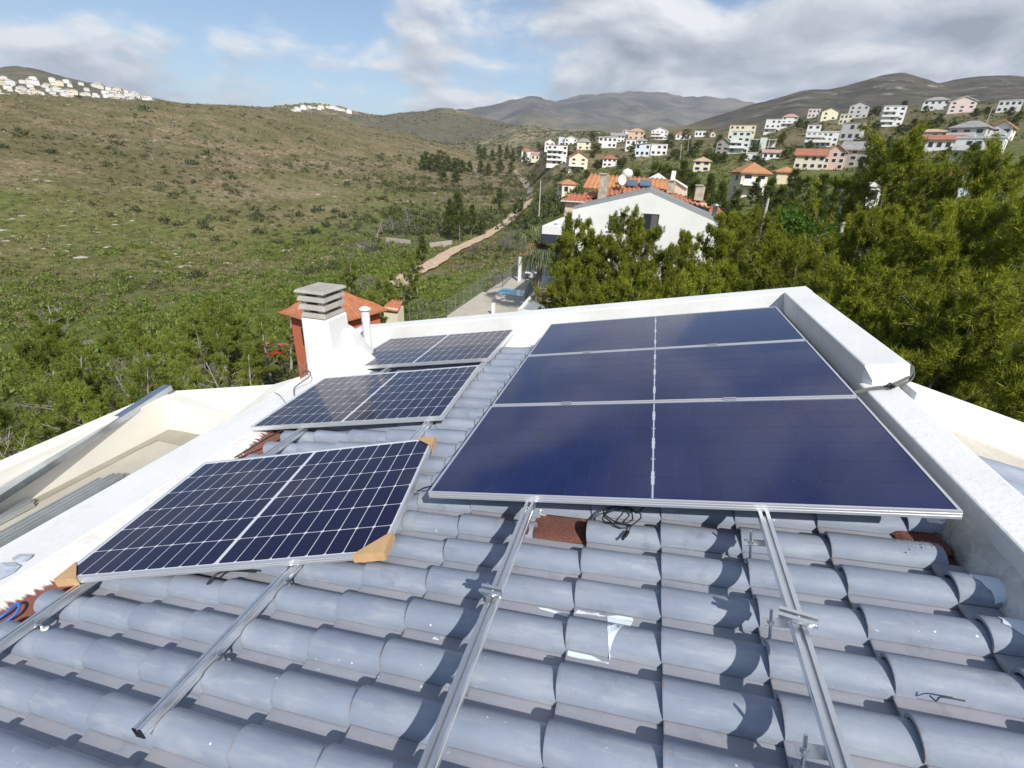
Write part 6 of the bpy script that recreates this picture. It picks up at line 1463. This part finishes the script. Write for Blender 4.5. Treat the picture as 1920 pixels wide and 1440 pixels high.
# ---- scrub: uncountable ground cover
def clumps(name, label, P_, rad, n, m, flat=0.75, leafk=0.45, seed=1, wk=0.35, up=.5):
    dm = np.min(np.hypot(P_[:, 0][:, None] - path_xy[None, ::2, 0], P_[:, 1][:, None] - path_xy[None, ::2, 1]), 1); kk = dm > 2.9 + rad * .6; P_, rad = P_[kk], rad[kk]
    rg = np.random.default_rng(seed); m_ = len(P_)
    C = np.repeat(P_, n, 0); rr = np.repeat(rad, n)[:, None]
    d = unit(rg.normal(0, 1, (m_ * n, 3))); d[:, 2] = np.abs(d[:, 2]); off = d * rr * rg.uniform(.35, 1.0, (m_ * n, 1)); off[:, 2] *= flat
    b = C + off; dr = unit(d + rg.normal(0, .6, (m_ * n, 3)) + np.array([0, 0, up])); L = rr * leafk * rg.uniform(.6, 1.4, (m_ * n, 1)); s = unit(np.cross(dr, rg.normal(0, 1, (m_ * n, 3)))) * rr * leafk * wk
    V = np.stack([b - s, b + s, b + dr * L], 1).reshape(-1, 3); T = np.arange(len(V)).reshape(-1, 3)
    return tag(link(name, npmesh(name, V, T, m)), label, 'scrub', kind='stuff')
def polar(n, a0, a1, r0, r1, rg, pw=1.0):
    a = np.radians(rg.uniform(a0, a1, n)); r = np.exp(math.log(r0) + (math.log(r1) - math.log(r0)) * rg.random(n) ** pw); x, y = CW[0] + r * np.sin(a), CW[1] + r * np.cos(a); return x, y, r
def on_ground(x, y, dz=-.05): return np.column_stack([x, y, gz(x, y) + dz])
SCRUB = foliage('dry_scrub', (0.085, 0.080, 0.034), (0.140, 0.115, 0.055), (0.21, 0.18, 0.095), .15, .15)
SCRUBG = foliage('green_scrub', (0.048, 0.066, 0.022), (0.085, 0.102, 0.034), (0.15, 0.16, 0.06), .2, .15)
TUSS = foliage('straw_tussocks', (0.19, 0.155, 0.08), (0.29, 0.235, 0.14), (0.40, 0.34, 0.22), .2, .15)
LUSH = foliage('lush_bushes', (0.070, 0.105, 0.016), (0.125, 0.165, 0.030), (0.22, 0.26, 0.07), .3, .2)
GREYB = foliage('leafless_brush', (0.13, 0.115, 0.10), (0.18, 0.16, 0.14), (0.26, 0.24, 0.21), .1, .3)
SHRUB = foliage('evergreen_shrub', (0.030, 0.042, 0.016), (0.058, 0.068, 0.028), (0.10, 0.11, 0.05), .15, .2)
rg = np.random.default_rng(99)
x, y, r = polar(15000, -66, -14, 95, 720, rg, .9); k = fbm(x / 35, y / 35, 71) + .25 * rg.normal(0, 1, len(x)) > -.05; x, y, r = x[k], y[k], r[k]
clumps('scrub', 'low brown scrub dotted over the hillside', on_ground(x, y), rg.uniform(.25, .65, len(x)) * (1 + r / 500), 10, SCRUB, .7, .6, 2)
x, y, r = polar(15000, -66, -14, 90, 700, rg, .9); k = fbm(x / 30, y / 30, 75) + .25 * rg.normal(0, 1, len(x)) > 0; x, y, r = x[k], y[k], r[k]
clumps('dry_grass', 'straw-coloured tussocks on the hillside', on_ground(x, y), rg.uniform(.2, .5, len(x)) * (1 + r / 500), 8, TUSS, .6, .8, 3, .25, .8)
x, y, r = polar(4200, -66, -12, 105, 760, rg, .8); k = fbm(x / 45, y / 45, 81) + .12 * rg.normal(0, 1, len(x)) > .09; x, y, r = x[k], y[k], r[k]
clumps('shrubs', 'dark evergreen shrubs scattered over the hillside', on_ground(x, y), rg.gamma(2, .42, len(x)) * .75 + .3, 50, SHRUB, .85, .36, 4)
x, y, r = polar(5200, -66, -24, 56, 150, rg, 1.0); zz = gz(x, y); k = (zz < -13) & (fbm(x / 14, y / 14, 91) + .2 * rg.normal(0, 1, len(x)) > -.12); x, y = x[k], y[k]
clumps('bushes', 'lush green bushes filling the valley floor', on_ground(x, y, -.2), rg.uniform(.4, 1.35, len(x)), 36, LUSH, .8, .40, 5)
x, y, r = polar(5200, -30, 8, 32, 330, rg, .9); k = fbm(x / 18, y / 18, 95) + .3 * rg.normal(0, 1, len(x)) > -.1; x, y, r = x[k], y[k], r[k]
dmin = np.min(np.hypot(x[:, None] - path_xy[None, :, 0], y[:, None] - path_xy[None, :, 1]), 1); pd = path_xy[np.argmin(np.hypot(x[:, None] - path_xy[None, :, 0], y[:, None] - path_xy[None, :, 1]), 1)]; near = np.hypot(x - CW[0], y - CW[1]) < np.hypot(pd[:, 0] - CW[0], pd[:, 1] - CW[1])
k = (dmin > np.where(near, 5.0, 2.6)) & ~((x > -6) & (y < 42) & (y > 24)); x, y, r = x[k], y[k], r[k]
clumps('bushes', 'green bushes and grass on the bank either side of the path', on_ground(x, y, -.15), rg.uniform(.25, .8, len(x)) * (1 + r / 300), 26, LUSH, .7, .45, 6)
x, y, r = polar(700, -34, -14, 70, 330, rg, 1.0); k = fbm(x / 25, y / 25, 97) > -.02; x, y, r = x[k], y[k], r[k]
dmin = np.min(np.hypot(x[:, None] - path_xy[None, :, 0], y[:, None] - path_xy[None, :, 1]), 1); k = dmin > 3; x, y, r = x[k], y[k], r[k]
clumps('brush', 'grey leafless brush in the valley bottom', on_ground(x, y, -.1), rg.uniform(.6, 1.8, len(x)), 60, GREYB, 1.0, .45, 7, .10, .9)
x, y, r = polar(1500, -30, -8, 150, 420, rg, 1.0); k = fbm(x / 40, y / 40, 98) > -.12; x, y, r = x[k], y[k], r[k]
clumps('shrubs', 'dark evergreen bushes crowding the head of the valley', on_ground(x, y, -.2), rg.uniform(.8, 2.6, len(x)), 34, SCRUBG, .95, .42, 8)
x, y, r = polar(5200, -16, 40, 150, 620, rg, .9); k = fbm(x / 40, y / 40, 99) + .2 * rg.normal(0, 1, len(x)) > -.05; x, y, r = x[k], y[k], r[k]
clumps('scrub', 'scrub between the houses of the town slope', on_ground(x, y, -.1), rg.uniform(.3, .9, len(x)) * (1 + r / 400), 14, SCRUBG, .8, .5, 9)
x, y, r = polar(3000, -66, -26, 14, 60, rg, .8); k = ~((x > -6) & (y < 8)); x, y = x[k], y[k]
clumps('undergrowth', 'shaded undergrowth beneath the young pines', on_ground(x, y, -.1), rg.uniform(.2, .7, len(x)), 26, SCRUBG, .8, .45, 10)
x, y, r = polar(3000, -12, 50, 9, 60, rg, .8); k = ~((x > -4) & (x < 12) & (y > 33) & (y < 56)) & ~((x < 7) & (y < 5)); x, y = x[k], y[k]
clumps('undergrowth', 'shaded undergrowth beneath the pines at right', on_ground(x, y, -.1), rg.uniform(.2, .7, len(x)), 26, SCRUBG, .8, .45, 11)
# far maquis on the sunny hills
x, y, r = polar(9000, -45, -3, 800, 1900, rg, 1.0); k = fbm(x / 160, y / 160, 61) + .2 * rg.normal(0, 1, len(x)) > -.02; x, y, r = x[k], y[k], r[k]
clumps('far_scrub', 'dark maquis bushes speckling the far hills', on_ground(x, y, -.2), rg.uniform(1.0, 2.6, len(x)), 7, SCRUBG, .8, .8, 12, .6)
# bright green hedge near the utility pole
hp = [at(1478, 408, 36), at(1520, 432, 36), at(1568, 452, 35)]
pts = np.array([hp[0] * (1 - t) + hp[1] * t if t <= 1 else hp[1] * (2 - t) + hp[2] * (t - 1) for t in np.linspace(0, 2, 60)]) + rg.normal(0, .3, (60, 3)) + np.array([0, 0, -.5])
HEDGE = foliage('hedge_leaf', (0.05, 0.11, 0.012), (0.08, 0.16, 0.018), (0.13, 0.24, 0.04), .3)
V_, T_ = blades(np.repeat(pts, 40, 0) + rg.normal(0, .45, (2400, 3)), np.tile([0, 0, 1.0], (2400, 1)), 2, .22, .07, rg, 1.0, .2)
hd = tag(empty('hedge', tuple(hp[1])), 'bright green clipped hedge in front of the dark pines at right', 'hedge'); link('foliage', npmesh('foliage', V_, T_, HEDGE), hd)
q = MB()
for p_ in pts[::12]: q.tube([p_, (p_[0], p_[1], float(gz(p_[0], p_[1])) - .2)], .06, 5)
q.build('stems', BARK, hd)

# pale limestone showing through the scrub
x, y, r = polar(3600, -66, -14, 120, 600, rg, .9); k = (fbm(x / 28, y / 28, 121) > .16); x, y, r = x[k], y[k], r[k]
n_ = len(x); P_ = on_ground(x, y, -.05); sz_ = rg.gamma(1.6, .24, n_) + .1
oc = np.array([(1, 0, 0), (0.3, .9, 0), (-.8, .5, 0), (-.7, -.7, 0), (.4, -.9, 0), (.1, 0, .22)]); ofc = np.array([(0, 1, 5), (1, 2, 5), (2, 3, 5), (3, 4, 5), (4, 0, 5)])
V_ = (P_[:, None] + oc[None] * (sz_[:, None, None] * rg.uniform(.6, 1.4, (n_, 6, 3)))).reshape(-1, 3); T_ = (ofc[None] + (np.arange(n_) * 6)[:, None, None]).reshape(-1, 3)
tag(link('rocks', npmesh('rocks', V_, T_, mat('limestone', (.42, .37, .31), .9, color2=(.36, .33, .28), scale=.6))), 'pale limestone rocks strewn over the hillside', 'rocks', kind='stuff')
# ================================================================ air
hz = MB(); hz.box((-9800, -9800, -60), (9800, 9800, 640))
hm = bpy.data.materials.new('haze'); hm.use_nodes = True
hm.node_tree.nodes.clear()
ho = hm.node_tree.nodes.new('ShaderNodeOutputMaterial'); hv = hm.node_tree.nodes.new('ShaderNodeVolumePrincipled')
hv.inputs['Color'].default_value = (0.72, 0.82, 1.0, 1); hv.inputs['Density'].default_value = 0.00010; hv.inputs['Anisotropy'].default_value = 0.2
hm.node_tree.links.new(hv.outputs[0], ho.inputs['Volume'])
haze = tag(hz.build('haze', hm), 'thin blue air over the far hills', kind='stuff')
haze.display_type = 'WIRE'
